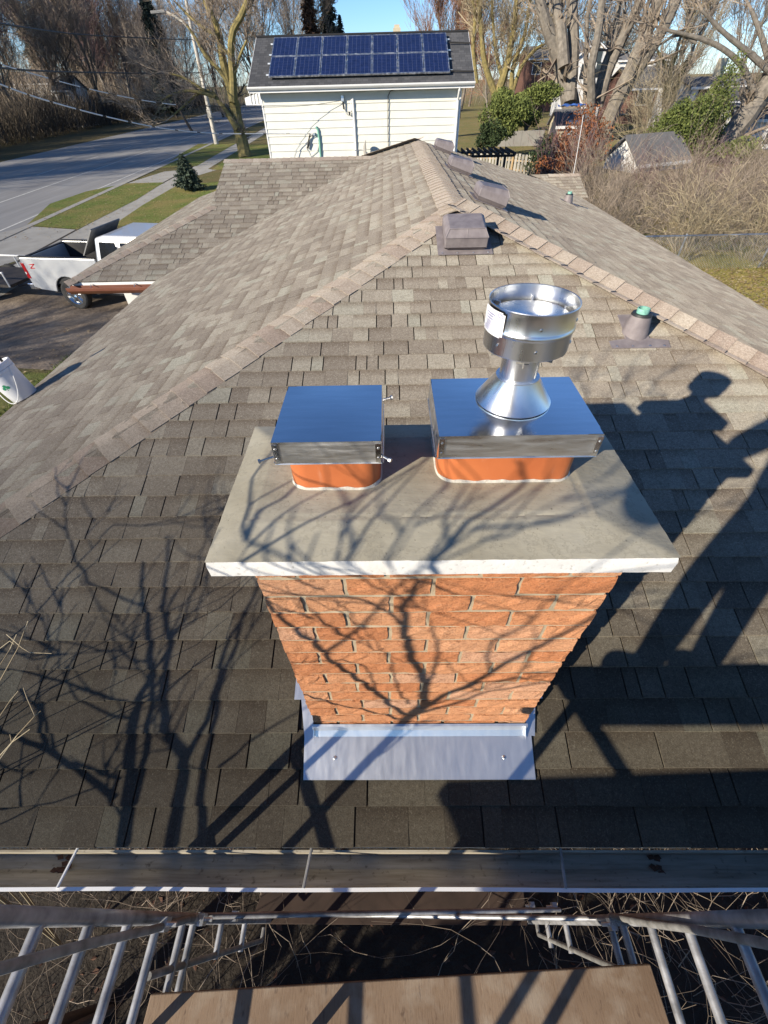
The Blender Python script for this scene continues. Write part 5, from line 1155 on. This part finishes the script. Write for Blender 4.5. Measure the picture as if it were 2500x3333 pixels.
# conifers and evergreen shrubs made of many small leaf faces
def conifer(label, x, y, H, R0, mat, seed, name='spruce', n=2600, group=None, z0=G, droop=.35, bare=.08):
    R_ = np.random.default_rng(seed); t_ = thing(name, label, 'tree', (x, y, z0), group)
    MB().tube([(x, y, z0), (x, y, z0+H*.97)], [H*.014+.02, .015], 7).build('trunk', M['bark_dark'], t_)
    V = []; tone = []
    nb = int(n/14)
    for b in range(nb):
        f_ = bare+(1-bare)*(b/nb)**.85; zz = z0+H*f_; Rm = R0*(1-f_)**.85*R_.uniform(.72, 1.12)+.06*R0; a = R_.uniform(0, 6.28); tn = R_.random()
        for k_ in range(14):
            u = (k_+.6)/14; px_ = x+math.cos(a)*Rm*u; py_ = y+math.sin(a)*Rm*u; pz = zz-droop*Rm*u*u+.12*Rm*u; w = Rm*.20*(1.15-u)+.02*R0; 
            for q in range(2):
                dv = R_.normal(0, 1, 3); dv[2] *= .5; dv = nrm_(dv)*w*R_.uniform(.7, 1.6); ev = nrm_(np.cross(dv, R_.normal(0, 1, 3)))*w*.45; c = np.array([px_, py_, pz])+R_.normal(0, w*.35, 3)
                V += [c-dv, c+ev, c+dv, c-ev]; tone += [min(1, max(0, tn*.5+.5*R_.random()))]*4
    o = fast_mesh('crown', V, np.arange(len(V)).reshape(-1, 4), M[mat], t_, tone); tag(o, kind='stuff'); return t_
def shrub(label, c, r, mat, seed, n=2600, leaf=.09, name='evergreen_shrub', cat='shrub', group=None, stems='bark_dark', lumps=9):
    R_ = np.random.default_rng(seed); c = np.array(c, float); r = np.array(r, float); t_ = thing(name, label, cat, (c[0], c[1], c[2]-r[2]), group)
    L = R_.normal(0, 1, (lumps, 3)); L /= np.linalg.norm(L, axis=1, keepdims=True); L = L*R_.uniform(.25, .72, (lumps, 1)); rl_ = R_.uniform(.30, .52, lumps)
    idx = R_.integers(0, lumps, n); d = R_.normal(0, 1, (n, 3)); d /= np.linalg.norm(d, axis=1, keepdims=True); P_ = (L[idx]+d*rl_[idx, None]*R_.uniform(.55, 1.05, (n, 1)))*r+c
    a = R_.normal(0, 1, (n, 3)); a /= np.linalg.norm(a, axis=1, keepdims=True); b = np.cross(a, R_.normal(0, 1, (n, 3))); b /= np.linalg.norm(b, axis=1, keepdims=True); s_ = R_.uniform(.6, 1.4, (n, 1))*leaf
    V = np.stack([P_-a*s_, P_+b*s_*.6, P_+a*s_, P_-b*s_*.6], 1).reshape(-1, 3); tone = np.repeat(np.clip(.35*R_.random(lumps)[idx]+.65*R_.random(n), 0, 1), 4)
    tag(fast_mesh('foliage', V, np.arange(4*n).reshape(-1, 4), M[mat], t_, tone), kind='stuff')
    sg = Segs()
    for q in L: sg.add((c[0], c[1], c[2]-r[2]), c+q*r*.8, .05*r[0]+.01, .01)
    sg.build('stems', M[stems], t_, 5); return t_
def at3(x, y, Yd): return YP(*fz3(x, y), Yd)
for i, (px, py, Yd, H, R0, mt, lb) in enumerate([((750+585/1.843), 40, 104, 17, 4.2, 'spruce', 'tall dark spruce behind the solar roof'), ((750+655/1.843), 70, 100, 12, 3.0, 'spruce', 'lower spruce right of the tall one behind the solar roof'), ((750+470/1.843), 40, 96, 17, 3.4, 'rust_conifer', 'brown conifer behind the solar roof'), (885/1.843, 30, 120, 20, 4, 'spruce', 'dark spruce rising from the wood near the street lamp')]):
    q = YP(px, py, Yd); conifer(lb, q[0], Yd, H, R0, mt, 60+i, n=5200)
lbs = ('third from the left', 'fourth from the left', 'second from the left', 'rightmost', 'leftmost')
for i, (px, Yd, H) in enumerate([(470, 165, 21), (530, 170, 23), (380, 160, 19), (700, 180, 22), (140, 150, 21)]):
    q = YP(px/1.843, 100, Yd); conifer(lbs[i]+' of the conifers standing up out of the wood across the road', q[0], Yd, H, 4.2, 'rust_conifer' if i % 2 else 'spruce', 70+i, n=2600, name='pine_tree', group='conifers in the wood across the road')
q = ZP(412*D, 412*D, G); conifer('young spruce on the lawn between pavement and left roof edge', q[0], q[1], 1.75*abs(q[1])/32, 1.1, 'spruce_blue', 80, n=4200, name='young_spruce', droop=.1)
def shr(label, x, y, Yd, rx, ry_, rz_, mat, seed, **k):
    c = at3(x, y, Yd); return shrub(label, c, (rx, ry_, rz_), mat, seed, **k)
shr('dense green cedar bush right of the cream house', 60, 660, 46, 2.5, 1.6, 1.8, 'cedar', 90, n=11000, leaf=.085)
shr('green cedar shrub behind the bare tan bush', 230, 640, 50, 3.0, 1.6, 1.5, 'cedar', 91, n=9000, leaf=.085)
shr('clipped dark round bush by the low wall', 8, 815, 42, 1.3, 1.2, 1.0, 'boxwood', 92, n=3000, leaf=.08)
shr('broad feathery green cedar beside the grey roofed shed', 1130, 790, 41, 2.7, 2.2, 3.1, 'cedar', 93, n=26000, lumps=22, leaf=.075, name='cedar', cat='tree')
shr('tall narrow green cedar behind the broad one', 1310, 730, 44, 1.5, 1.5, 3.9, 'cedar', 94, n=16000, lumps=18, leaf=.075, name='cedar', cat='tree')
shr('rust-leaved bush right of the picket fence', 520, 930, 36, 2.5, 1.8, 2.6, 'dead_leaf', 95, n=8000, leaf=.075, name='rust_bush')
shr('lower rusty shrub at the fence foot', 370, 1040, 34, 1.4, 1.0, 1.0, 'dead_leaf', 96, n=1800, leaf=.09, name='rust_bush')
shr('dark leafless-looking bush against the picket fence', 305, 960, 35.5, 1.1, .9, 1.7, 'boxwood', 97, n=1900, leaf=.09, name='dark_bush')
shr('bright green low juniper mound on the right lawn', 1440, 920, 40, 2.6, 1.6, .9, 'cedar', 98, n=3000, leaf=.12, name='juniper')
shrub('dense dark foliage added out of the picture to shade the ground under the scaffold', (-2.0, -3.9, -1.75), (3.6, .8, 1.35), 'boxwood', 99, n=9000, leaf=.09, name='shade_blocker', cat='shade_blocker', lumps=26)  # unseen, added to keep sun off the ground below the gutter
# bare shrubs with many stems
def stem_bush(label, x, y, H, spread, n, mat, seed, name='bare_shrub', group=None, r=.014, lev=2, z0=G):
    R_ = np.random.default_rng(seed); t_ = thing(name, label, 'shrub', (x, y, z0), group); sg = Segs()
    for i in range(n):
        a = R_.uniform(0, 6.28); s_ = abs(R_.normal(0, spread)); d = (math.cos(a)*s_, math.sin(a)*s_, 1)
        grow(sg, sg, (x+math.cos(a)*s_*.5, y+math.sin(a)*s_*.5, z0), d, H*R_.uniform(.5, .95), r, 0, lev, R_, up=-.02, split=(1, 3), ang=(15, 40), wig=.14)
    sg.a = [q[:6]+(max(q[6], .005), max(q[7], .004)) for q in sg.a]
    tag(sg.build('stems', M[mat], t_, 3), kind='stuff'); return t_
q = ZP(*fz3(280, 760), G); stem_bush('tall tan leafless bush left of the little beige shed', q[0], 44, 4.6, .45, 40, 'twig_tan', 110, r=.02)
q = ZP(*fz3(230, 1050), G); stem_bush('small dark upright sapling clump before the picket fence', q[0], 34.5, 3.6, .22, 7, 'twig_plum', 111, r=.024, lev=1)
q = ZP(*fz3(900, 700), G); stem_bush('brown brush behind the grey roofed shed', q[0]-2, 48, 4, .6, 40, 'twig', 112, r=.02)
hb = [(10.5, 30, 2.6, 'twig_plum'), (13.5, 27.5, 2.0, 'twig_plum'), (17, 28, 2.2, 'twig_plum'), (20.5, 29, 2.6, 'twig'), (10, 25, 2.4, 'twig'), (13, 23, 2.6, 'twig'), (16.5, 24, 2.2, 'twig'), (20, 25, 2.4, 'twig'), (9.5, 21, 2.2, 'twig'), (12, 19.5, 2.2, 'twig'), (15, 20, 2.4, 'twig'), (18.5, 21, 2.4, 'twig'), (22, 22, 2.6, 'twig_tan'), (11, 17.4, 1.9, 'twig_tan'), (13.2, 17, 2.1, 'twig_tan'), (15.6, 17.3, 2.1, 'twig_tan'), (18.5, 18, 2.2, 'twig_tan'), (24, 28, 2.6, 'twig'), (25, 24, 2.6, 'twig'), (26, 33, 2.8, 'twig'), (8.2, 18.5, 1.8, 'twig'), (21.5, 18.5, 2.2, 'twig_tan')]
for i, (x, y, H, mt) in enumerate(hb): stem_bush('bare arching bush in the overgrown thicket behind the wire fence', x, y, H, .65, 24, mt, 120+i, 'thicket_bush', 'thicket bushes behind the wire fence', r=.012)
def wd4(R_): return (R_.uniform(8.5, 30), R_.uniform(17.5, 36))
def low_mass(name, label, n, fn, h, mat, seed, r=(.004, .010)):
    R_ = np.random.default_rng(seed); sg = Segs()
    for i in range(n):
        x, y = fn(R_); p = np.array([x, y, G]); d = nrm_(R_.normal(0, .55, 3)+np.array([0, 0, 1.])); L = R_.uniform(.3, 1)*h; rr = R_.uniform(*r); q = p+d*L*.5; sg.add(p, q, rr, rr*.8); d = nrm_(d+R_.normal(0, .4, 3)); sg.add(q, q+d*L*.5, rr*.8, rr*.4)
    tag(sg.build(name, M[mat], None, 3), label, kind='stuff')
low_mass('dry_weeds', 'dry weeds and stalks filling the thicket', 9000, wd4, 1.5, 'twig', 150)

# chain link fence along the lawn
FYY = 16.0; ftz = YP(1650+1200/1.952, 400+715/1.952, FYY)[2]
cf = thing('chain_link_fence', 'galvanised chain link fence between lawn and thicket', 'fence', (15, FYY, G))
MB().tube([(6.5, FYY, ftz), (26, FYY, ftz)], .024, 8).build('top_rail', M['chain'], cf)
for x in np.arange(7, 26, 3.0): MB().tube([(x, FYY+.03, G), (x, FYY+.03, ftz+.05)], .03, 8).build('post', M['chain'], cf)
sg = Segs(); hh = ftz-G
for x in np.arange(7, 26, .09):
    sg.add((x, FYY-.03, G), (x+hh, FYY-.03, ftz), .0032, .0032); sg.add((x, FYY-.026, ftz), (x+hh, FYY-.026, G), .0032, .0032)
tag(sg.build('wire_mesh', M['chain'], cf, 3), kind='stuff')

# picket fence, pergola, low wall, sheds
a_, b_ = ZP(*fz3(-160, 1030), G), ZP(*fz3(240, 1075), G); pf = thing('picket_fence', 'grey weathered board fence beyond the roof with one new tan post', 'fence', tuple(a_))
dv = b_-a_; Lf = np.linalg.norm(dv); dv /= Lf; tzf = YP(*fz3(100, 893), a_[1])[2]; n = int(Lf/.26); ang = math.atan2(dv[1], dv[0])
for i in range(n):
    p = a_+dv*(i*.26); mb = MB(); hgt = tzf+random.uniform(-.03, .03)
    mb.box((p[0], p[1], (G+.05+hgt)/2), (.175, .025, hgt-G-.05), rz=ang, tone=random.random()); mb.build('picket', M['wood_grey'], pf, attrs=True)
for zz in (G+.4, tzf-.35): c = (a_+b_)/2; MB().box((c[0]-dv[1]*.0+.0, c[1]+.035, zz), (Lf, .04, .09), rz=ang).build('rail', M['wood_tan'], pf)
for k_ in (.05, .7, .99):
    p = a_+dv*Lf*k_; tag(MB().box((p[0], p[1]-.07, (G+tzf+.1)/2), (.12, .10, tzf+.1-G), rz=ang).build('post', M['wood_tan'], pf), 'new tan post' if k_ == .7 else None)
q = YP(750+1490/1.843, 925/1.843, 29); pg = thing('pergola', 'dark wooden pergola roof just past the back of our roof', 'pergola', (q[0], 30, G))
for sx in (-1.5, 1.5):
    for sy in (0, 1.8): MB().box((q[0]+sx, 29.3+sy, (G+q[2])/2-.06), (.12, .12, q[2]-G-.12)).build('post', M['wood_dark'], pg)
for sx in np.arange(-1.9, 1.95, .32): MB().box((q[0]+sx, 30.2, q[2]), (.05, 2.8, .12)).build('slat', M['wood_dark'], pg)
for sy in (0, 1.8): MB().box((q[0], 29.3+sy, q[2]-.115), (4.0, .08, .11)).build('beam', M['wood_dark'], pg)
wl0, wl1 = ZP(*fz3(40, 880), G), ZP(*fz3(345, 890), G); yw = wl0[1]; zt_ = YP(*fz3(200, 785), yw)[2]; lw = thing('low_wall', 'low grey concrete garden wall before the little beige shed', 'wall', ((wl0[0]+wl1[0])/2, yw, G))
for i in range(6):
    a, b = wl0[0]+(wl1[0]-wl0[0])*i/6, wl0[0]+(wl1[0]-wl0[0])*(i+1)/6-.02; MB().bx(a, b, yw, yw+.3, G, zt_).build('panel', M['concrete'], lw)
def gable(label, name, x0, x1, y0, y1, ze, zr, wallm, roofm, axis='x', over=.35, cat='shed', group=None, wins=(), door=None, chim=None, trim='white_trim'):
    t_ = thing(name, label, cat, ((x0+x1)/2, (y0+y1)/2, G), group); mb = MB(); mb.bx(x0, x1, y0, y1, G, ze)
    xm_, ym_ = (x0+x1)/2, (y0+y1)/2
    if axis == 'x': mb.extrude([(x0, y0, ze), (x0, y1, ze), (x0, ym_, zr-.12)], (x1-x0, 0, 0))
    else: mb.extrude([(x0, y0, ze), (x1, y0, ze), (xm_, y0, zr-.12)], (0, y1-y0, 0))
    w = mb.build('wall', M[wallm], t_); mb = MB(); o = over
    if axis == 'x':
        s_ = (zr-ze)/(ym_-y0); e = ze-s_*o
        slab(mb, (x0-o, y0-o, e), (x1+o, y0-o, e), (x1+o, ym_, zr), (x0-o, ym_, zr), .12); slab(mb, (x0-o, y1+o, e), (x1+o, y1+o, e), (x1+o, ym_+.002, zr), (x0-o, ym_+.002, zr), .12)
    else:
        s_ = (zr-ze)/(xm_-x0); e = ze-s_*o
        slab(mb, (x0-o, y0-o, e), (x0-o, y1+o, e), (xm_, y1+o, zr), (xm_, y0-o, zr), .12); slab(mb, (x1+o, y0-o, e), (x1+o, y1+o, e), (xm_+.002, y1+o, zr), (xm_+.002, y0-o, zr), .12)
    rf = mb.build('roof', M[roofm], t_); fb_ = MB()
    if axis == 'x': fb_.bx(x0-o, x1+o, y0-o-.03, y0-o-.002, e-.2, e-.0)
    else:
        for sx in (-1, 1): fb_.extrude([(xm_+sx*(xm_-x0+o), y0-o-.03, e-.14), (xm_, y0-o-.03, zr-.14), (xm_, y0-o-.03, zr+.06), (xm_+sx*(xm_-x0+o), y0-o-.03, e+.06)], (0, .027, 0))
    fb_.build('fascia', M[trim], t_)
    for (wx, wz, ww, wh) in wins:
        fr = MB(); fr.bx(wx-ww/2-.08, wx+ww/2+.08, y0-.05, y0-.002, wz-wh/2-.08, wz+wh/2+.08); f_ = fr.build('window', M['white_trim'], t_); MB().bx(wx-ww/2, wx+ww/2, y0-.07, y0-.052, wz-wh/2, wz+wh/2).build('pane', M['window'], f_)
    if door: MB().bx(door[0], door[1], y0-.05, y0-.002, G+.02, G+door[2]).build('door', M[door[3]], t_)
    if chim: MB().bx(chim[0]-.4, chim[0]+.4, ym_-.3, ym_+.3, zr-.8, zr+chim[1]).build('chimney', M['beige'], rf)
    return t_
q = ZP(*fz3(800, 1040), G); xs, ysd = q[0], q[1]; ze_ = YP(*fz3(960, 965), ysd)[2]
gable('white shed with sagging grey roof in the thicket', 'garden_shed', xs-.2, xs+4.4, ysd+.6, ysd+3.6, ze_+.1, ze_+1.3, 'white_house', 'grey_roof', 'x', .3, wins=((xs+3, ze_-.9, .8, .6),)).rotation_euler = (0, 0, rad(24))
q = ZP(*fz3(350, 893), G); r_ = ZP(*fz3(470, 893), G); ze_ = YP(*fz3(400, 740), q[1])[2]
gable('little beige shed with pale blue door by the tall trees', 'small_shed', q[0]+.3, r_[0]+1.2, q[1], q[1]+2.6, ze_, ze_+.9, 'beige', 'grey_roof', 'x', .25, door=(q[0]+1.2, q[0]+2.3, 2.0, 'blue_door'))
tp = thing('tarp', 'crumpled blue tarp on the ground by the beige shed roof', 'tarp', tuple(at3(480, 650, 54))); mb = MB(); c = at3(480, 640, 54)
V = [(c[0]+(i/8-.5)*2.4, 54+(j/5-.5)*1.0, c[2]+.1+random.uniform(-.12, .12)) for j in range(6) for i in range(9)]; mb.add(V, [(j*9+i, j*9+i+1, (j+1)*9+i+1, (j+1)*9+i) for j in range(5) for i in range(8)]); M['tarp'] = mat_var('blue tarp', (.05, .13, .40), .2, 3, .5); mb.build('sheet', M['tarp'], tp)
def fh(label, Yd, xl, xr, ye, yr, wallm, roofm, depth=9, axis='x', wins=(), chim=None, name='neighbour_house'):
    a, b = at3(xl, ye, Yd), at3(xr, ye, Yd); zr = at3((xl+xr)/2, yr, Yd+depth/2)[2]; W = []
    for wx, wy, ww, wh in wins: c = at3(wx, wy, Yd); W.append((c[0], c[2], ww, wh))
    return gable(label, name, a[0], b[0], Yd, Yd+depth, a[2], max(zr, a[2]+.6), wallm, roofm, axis, .4, 'house', 'houses behind the trees', W, None, chim)
fh('dark red brick house far behind the pale trees', 112, 235, 405, 345, 275, 'brick_house', 'grey_roof', wins=((270, 410, 1.4, 1.4), (360, 320, 1.2, 1.6)))
fh('white two storey house with gable behind the big tree', 92, 505, 720, 345, 245, 'white_house', 'grey_roof', 8, 'y', wins=((560, 430, 1.4, 1.6), (650, 420, 1.4, 1.6), (640, 330, 1.2, 1.4)))
fh('long white house with grey roof above the dark low roof', 106, 770, 1075, 358, 318, 'white_house', 'grey_roof', 8, wins=((830, 400, 1.6, 1.2), (1010, 395, 1.6, 1.2)))
fh('low brown house with wide dark roof', 78, 850, 1200, 520, 395, 'brick_house', 'dark_roof', 10, wins=((920, 590, 2, 1.2), (1120, 590, 2, 1.2)))
fh('white and grey house with dark roof behind the cedars', 64, 1215, 1560, 515, 455, 'white_house', 'grey_roof', 8, wins=((1440, 640, 1.2, 1.5), (1530, 640, 1.2, 1.5), (1270, 570, 1.4, 1.2)), chim=(at3(1500, 400, 64)[0], 1.4))
fh('low porch roof wing of the white house at right', 60, 1390, 1600, 595, 520, 'white_house', 'dark_roof', 4, wins=((1450, 690, 1.0, 1.3),))
fh('dark roofed pale house cut by the right edge', 48, 1610, 1900, 705, 610, 'white_house', 'grey_roof', 8, wins=((1700, 800, 1.4, 1.4),))
for lb, (x, y, w, h, Yd) in (('white house wall glimpsed deep in the wood', (170, 545, 100, 26, 120)), ('second white building glimpsed in the wood near the verge', (375, 565, 36, 16, 100)), ('third pale building glimpsed far in the wood', (700, 500, 30, 16, 150))):
    c = z1(x, y, Yd); k_ = Yd/1.843/F_PX*.95; X0, X1 = c[0]-w*k_, c[0]+w*k_; gable(lb, 'house_in_wood', X0, X1, Yd, Yd+6, c[2]+h*k_, c[2]+h*k_+1.6, 'white_house', 'grey_roof', 'x', .3, 'house', 'buildings in the wood', ((( X0+X1)/2, c[2]-.4, 1.2, 1.2),))
# roof-edge antenna wire at the thicket
q = YP(1650+445/1.952, 400+200/1.952, 20); wp = thing('whip_pole', 'thin white pole rising behind the far right roof edge', 'pole', (q[0], 20, G)); MB().tube([(q[0]-.25, 20, G), tuple(YP(1650+412/1.952, 400+390/1.952, 20)), tuple(YP(1650+480/1.952, 400-10/1.952, 20)), tuple(YP(1600+550/1.843, 690/1.843, 20))], .010, 6).build('rod', M['white_paint'], wp)

# ================================================================== TRUCK and trailer on the drive
tk = thing('pickup_truck', 'white pickup truck with open bed parked on the brown drive', 'pickup', (0, 0, 0))
TR = rad(-9.4); o_ = ZP(105/1.843, 450+715/1.843, G+1.42); ct, st_ = math.cos(TR), math.sin(TR)
TO = np.array([o_[0], o_[1], G])-np.array([ct*0-st_*(-.95), st_*0+ct*(-.95), 0])
TRm = np.array([[ct, -st_, 0], [st_, ct, 0], [0, 0, 1]])
tk.location = TO; WL[tk] = TO
X_ = (TRm, TO)
def tb(mb, name, mat, parent=None, **k): return mb.build(name, M[mat] if isinstance(mat, str) else mat, parent or tk, X=X_, **k)
bl_ = 2.55; ax_r, ax_f = 1.28, 4.95; wr = .41
def side_panel(y, s_):
    # bed side with wheel arch cut: outline polygon, thickness inward
    arch = [(ax_r+.52*math.cos(a), .42+.52*math.sin(a)) for a in np.linspace(math.pi, 0, 13)]
    poly = [(0.02, .62), (0, 1.05), (.04, 1.42), (bl_, 1.44), (bl_, .55)]+[(x, max(z, .5)) for x, z in arch[::-1]]+[(.25, .55)]
    mb = MB(); mb.extrude([(x, y, z) for x, z in poly], (0, -s_*.06, 0)); return mb
mb = side_panel(-.96, -1); bd = tb(mb, 'bed_side', 'car_white', bevel=.02)
mb = side_panel(.96, 1); tb(mb, 'bed_side', 'car_white', bevel=.02)
mb = MB(); mb.bx(.02, .10, -.90, .90, .72, 1.38); tb(mb, 'tailgate', 'car_white', bevel=.02)
mb = MB(); mb.bx(.10, bl_, -.90, .90, .72, .78); mb.bx(bl_-.06, bl_, -.90, .90, .78, 1.40); mb.bx(.11, bl_-.06, -.898, -.86, .78, 1.40); mb.bx(.11, bl_-.06, .86, .898, .78, 1.40); tb(mb, 'bed_liner', 'black_plastic')
mb = MB()
for y in (-.96, .88): mb.bx(.02, bl_, y, y+.08, 1.435, 1.462)
mb.bx(.02, .12, -.88, .88, 1.385, 1.41); tb(mb, 'bed_rail_cap', 'black_plastic')
# cab and front as one lofted shell
sec = [(bl_+.04, .5, 1.42, .96, .96), (bl_+.04, .5, 1.42, .96, .96)]
cab = MB()
prof = [(bl_+.04, .5), (bl_+.04, 1.40), (bl_+.16, 1.93), (bl_+.45, 2.0), (bl_+1.7, 1.99), (bl_+2.05, 1.93), (bl_+2.75, 1.38), (bl_+3.9, 1.26), (bl_+4.0, 1.15), (bl_+4.02, .55)]
def wy(z): return .96 if z < 1.42 else .96-(z-1.42)*.30
V = [(x, -wy(z), z) for x, z in prof]+[(x, wy(z), z) for x, z in prof]; n = len(prof)
cab.add(V, [tuple(range(n)), tuple(range(n, 2*n))]+[(i, (i+1) % n, n+(i+1) % n, n+i) for i in range(n)]); tb(cab, 'cab', 'car_white', bevel=.05)
def sidewin(x0, x1, z0, z1, skew0, skew1, s_):
    mb = MB(); o = .006; P_ = [(x0, s_*(wy(z0)+o), z0), (x1, s_*(wy(z0)+o), z0), (x1-skew1, s_*(wy(z1)+o), z1), (x0+skew0, s_*(wy(z1)+o), z1)]; mb.extrude(P_, (0, -s_*.004, 0)); return mb
for s_ in (-1, 1):
    tb(sidewin(bl_+.22, bl_+.78, 1.45, 1.84, .06, .0, s_), 'side_window', 'glass_dark', bevel=.03); tb(sidewin(bl_+.92, bl_+1.95, 1.45, 1.84, .0, .38, s_), 'side_window', 'glass_dark', bevel=.03)
    mb = MB(); mb.bx(bl_+.845, bl_+.855, s_*.958, s_*.966, .62, 1.44); mb.bx(bl_+2.05, bl_+2.06, s_*.958, s_*.966, .62, 1.40); tb(mb, 'door_gap', 'black_plastic')
    mb = MB(); mb.bx(bl_+.93, bl_+1.08, s_*.965-.012, s_*.965+.012, 1.20, 1.24); tb(mb, 'door_handle', 'chrome')
mb = MB(); mb.extrude([(bl_+.055, -.70, 1.50), (bl_+.055, .70, 1.50), (bl_+.135, .62, 1.86), (bl_+.135, -.62, 1.86)], (-.012, 0, 0)); tb(mb, 'rear_window', 'glass_dark')
mb = MB(); mb.extrude([(bl_+2.70, -.80, 1.425), (bl_+2.70, .80, 1.425), (bl_+2.10, .72, 1.905), (bl_+2.10, -.72, 1.905)], (.01, 0, .012)); tb(mb, 'windscreen', 'glass_dark')
for y in (-.45, .1, .45): mb = MB(); mb.bx(bl_+1.62, bl_+1.80, y-.05, y+.05, 1.992, 2.02); tb(mb, 'roof_marker', 'black_plastic')
for y in (-.93, .93):
    mb = MB(); mb.bx(-.012, .10, y-.04, y+.04, .86, 1.28); tb(mb, 'taillight', 'red_lens', bevel=.01)
    mb = MB(); mb.bx(.0, .035, y-.045, y+.045, .98, 1.04); tb(mb, 'reverse_lamp', 'white_paint')
mb = MB(); mb.extrude([(-.20, -.90, .52), (-.20, .90, .52), (-.20, .90, .70), (-.20, -.90, .70)], (.30, 0, 0)); mb.bx(-.21, .06, -.93, .93, .66, .70); tb(mb, 'rear_bumper', 'chrome', bevel=.02)
mb = MB(); mb.tube([(-.2, 0, .48), (-.42, 0, .48)], .03, 8); mb.tube([(-.42, 0, .48), (-.42, 0, .56)], .028, 8); tb(mb, 'tow_hitch', 'bolt')
mb = MB(); mb.bx(.4, 6.3, -.7, .7, .38, .55); tb(mb, 'chassis', 'black_plastic')
for x, nm in ((ax_r, 0), (ax_f, 1)):
    for s_ in (-1, 1):
        y = s_*.84; Rw = np.array([[1, 0, 0], [0, 0, 1], [0, -1, 0.]]) if s_ > 0 else np.array([[1, 0, 0], [0, 0, -1], [0, 1, 0.]])
        w = thing('wheel', None, None, tuple(TO), None); COL.objects.unlink(w); bpy.data.objects.remove(w)
        mb = MB(); mb.lathe([(.26, -.12), (.37, -.13), (.41, -.10), (.415, 0), (.41, .10), (.37, .13), (.26, .12)], (x, y, wr+.005), 32, R=Rw); wv = tb(mb, 'wheel', 'tyre', smooth=True)
        mb = MB(); mb.lathe([(.0, .07), (.06, .085), (.09, .05), (.22, .04), (.25, .10), (.265, .115), (.265, -.1)], (x, y, wr+.005), 28, R=Rw)
        tb(mb, 'rim', 'chrome', wv, smooth=True)
        for q in range(6):
            a = q*math.pi/3; mb = MB(); mb.box((x+.16*math.cos(a), y+s_*.062, wr+.16*math.sin(a)), (.19, .05, .05), R=[[math.cos(a), 0, -math.sin(a)], [0, 1, 0], [math.sin(a), 0, math.cos(a)]]); tb(mb, 'spoke', 'chrome', wv)
mb = MB(); yq = -.9635
for P_ in (((.24, 1.24), (.46, 1.27), (.455, 1.24), (.30, 1.23)), ((.455, 1.27), (.46, 1.25), (.27, 1.14), (.25, 1.155)), ((.25, 1.155), (.26, 1.13), (.42, 1.14), (.41, 1.16))): mb.add([(x, yq, z) for x, z in P_], [(0, 1, 2, 3)])
tb(mb, 'decal', 'red_lens')
mb = MB(); mb.extrude([(bl_-.42, -.80, 1.47), (bl_-.42, .55, 1.47), (bl_+.18, .55, 2.12), (bl_+.18, -.80, 2.12)], (-.02, 0, .02)); bo = mb.build('grey_panel', M['grey_board'], None, X=X_); tag(bo, 'grey board leaning in the truck bed against the cab', 'board')
tl_ = thing('trailer', 'low dark trailer behind the white pickup at the left edge', 'trailer', tuple(TO+TRm@np.array((-2.6, 0, 0))))
def tt(mb, name, mat, **k): return mb.build(name, M[mat], tl_, X=X_, **k)
mb = MB(); mb.bx(-4.6, -.95, -.85, .85, .52, .60); tt(mb, 'deck', 'wood_dark'); mb = MB()
for y in (-.87, .87):
    mb.tube([(-4.6, y, .95), (-.95, y, .95)], .03, 6)
    for x in (-4.5, -3.3, -2.1, -.98): mb.tube([(x, y, .55), (x, y, .95)], .025, 6)
tt(mb, 'side_rail', 'cable_white'); mb = MB(); mb.tube([(-.95, -.6, .5), (-.45, 0, .5)], .035, 6); mb.tube([(-.95, .6, .5), (-.45, 0, .5)], .035, 6); tt(mb, 'drawbar', 'black_plastic')
for s_ in (-1, 1): mb = MB(); mb.lathe([(0, -.08), (.3, -.08), (.33, 0), (.3, .08), (0, .08)], (-2.7, s_*1.0, .33), 20, R=np.array([[1, 0, 0], [0, 0, 1], [0, -1, 0.]])); tt(mb, 'wheel', 'tyre', smooth=True)
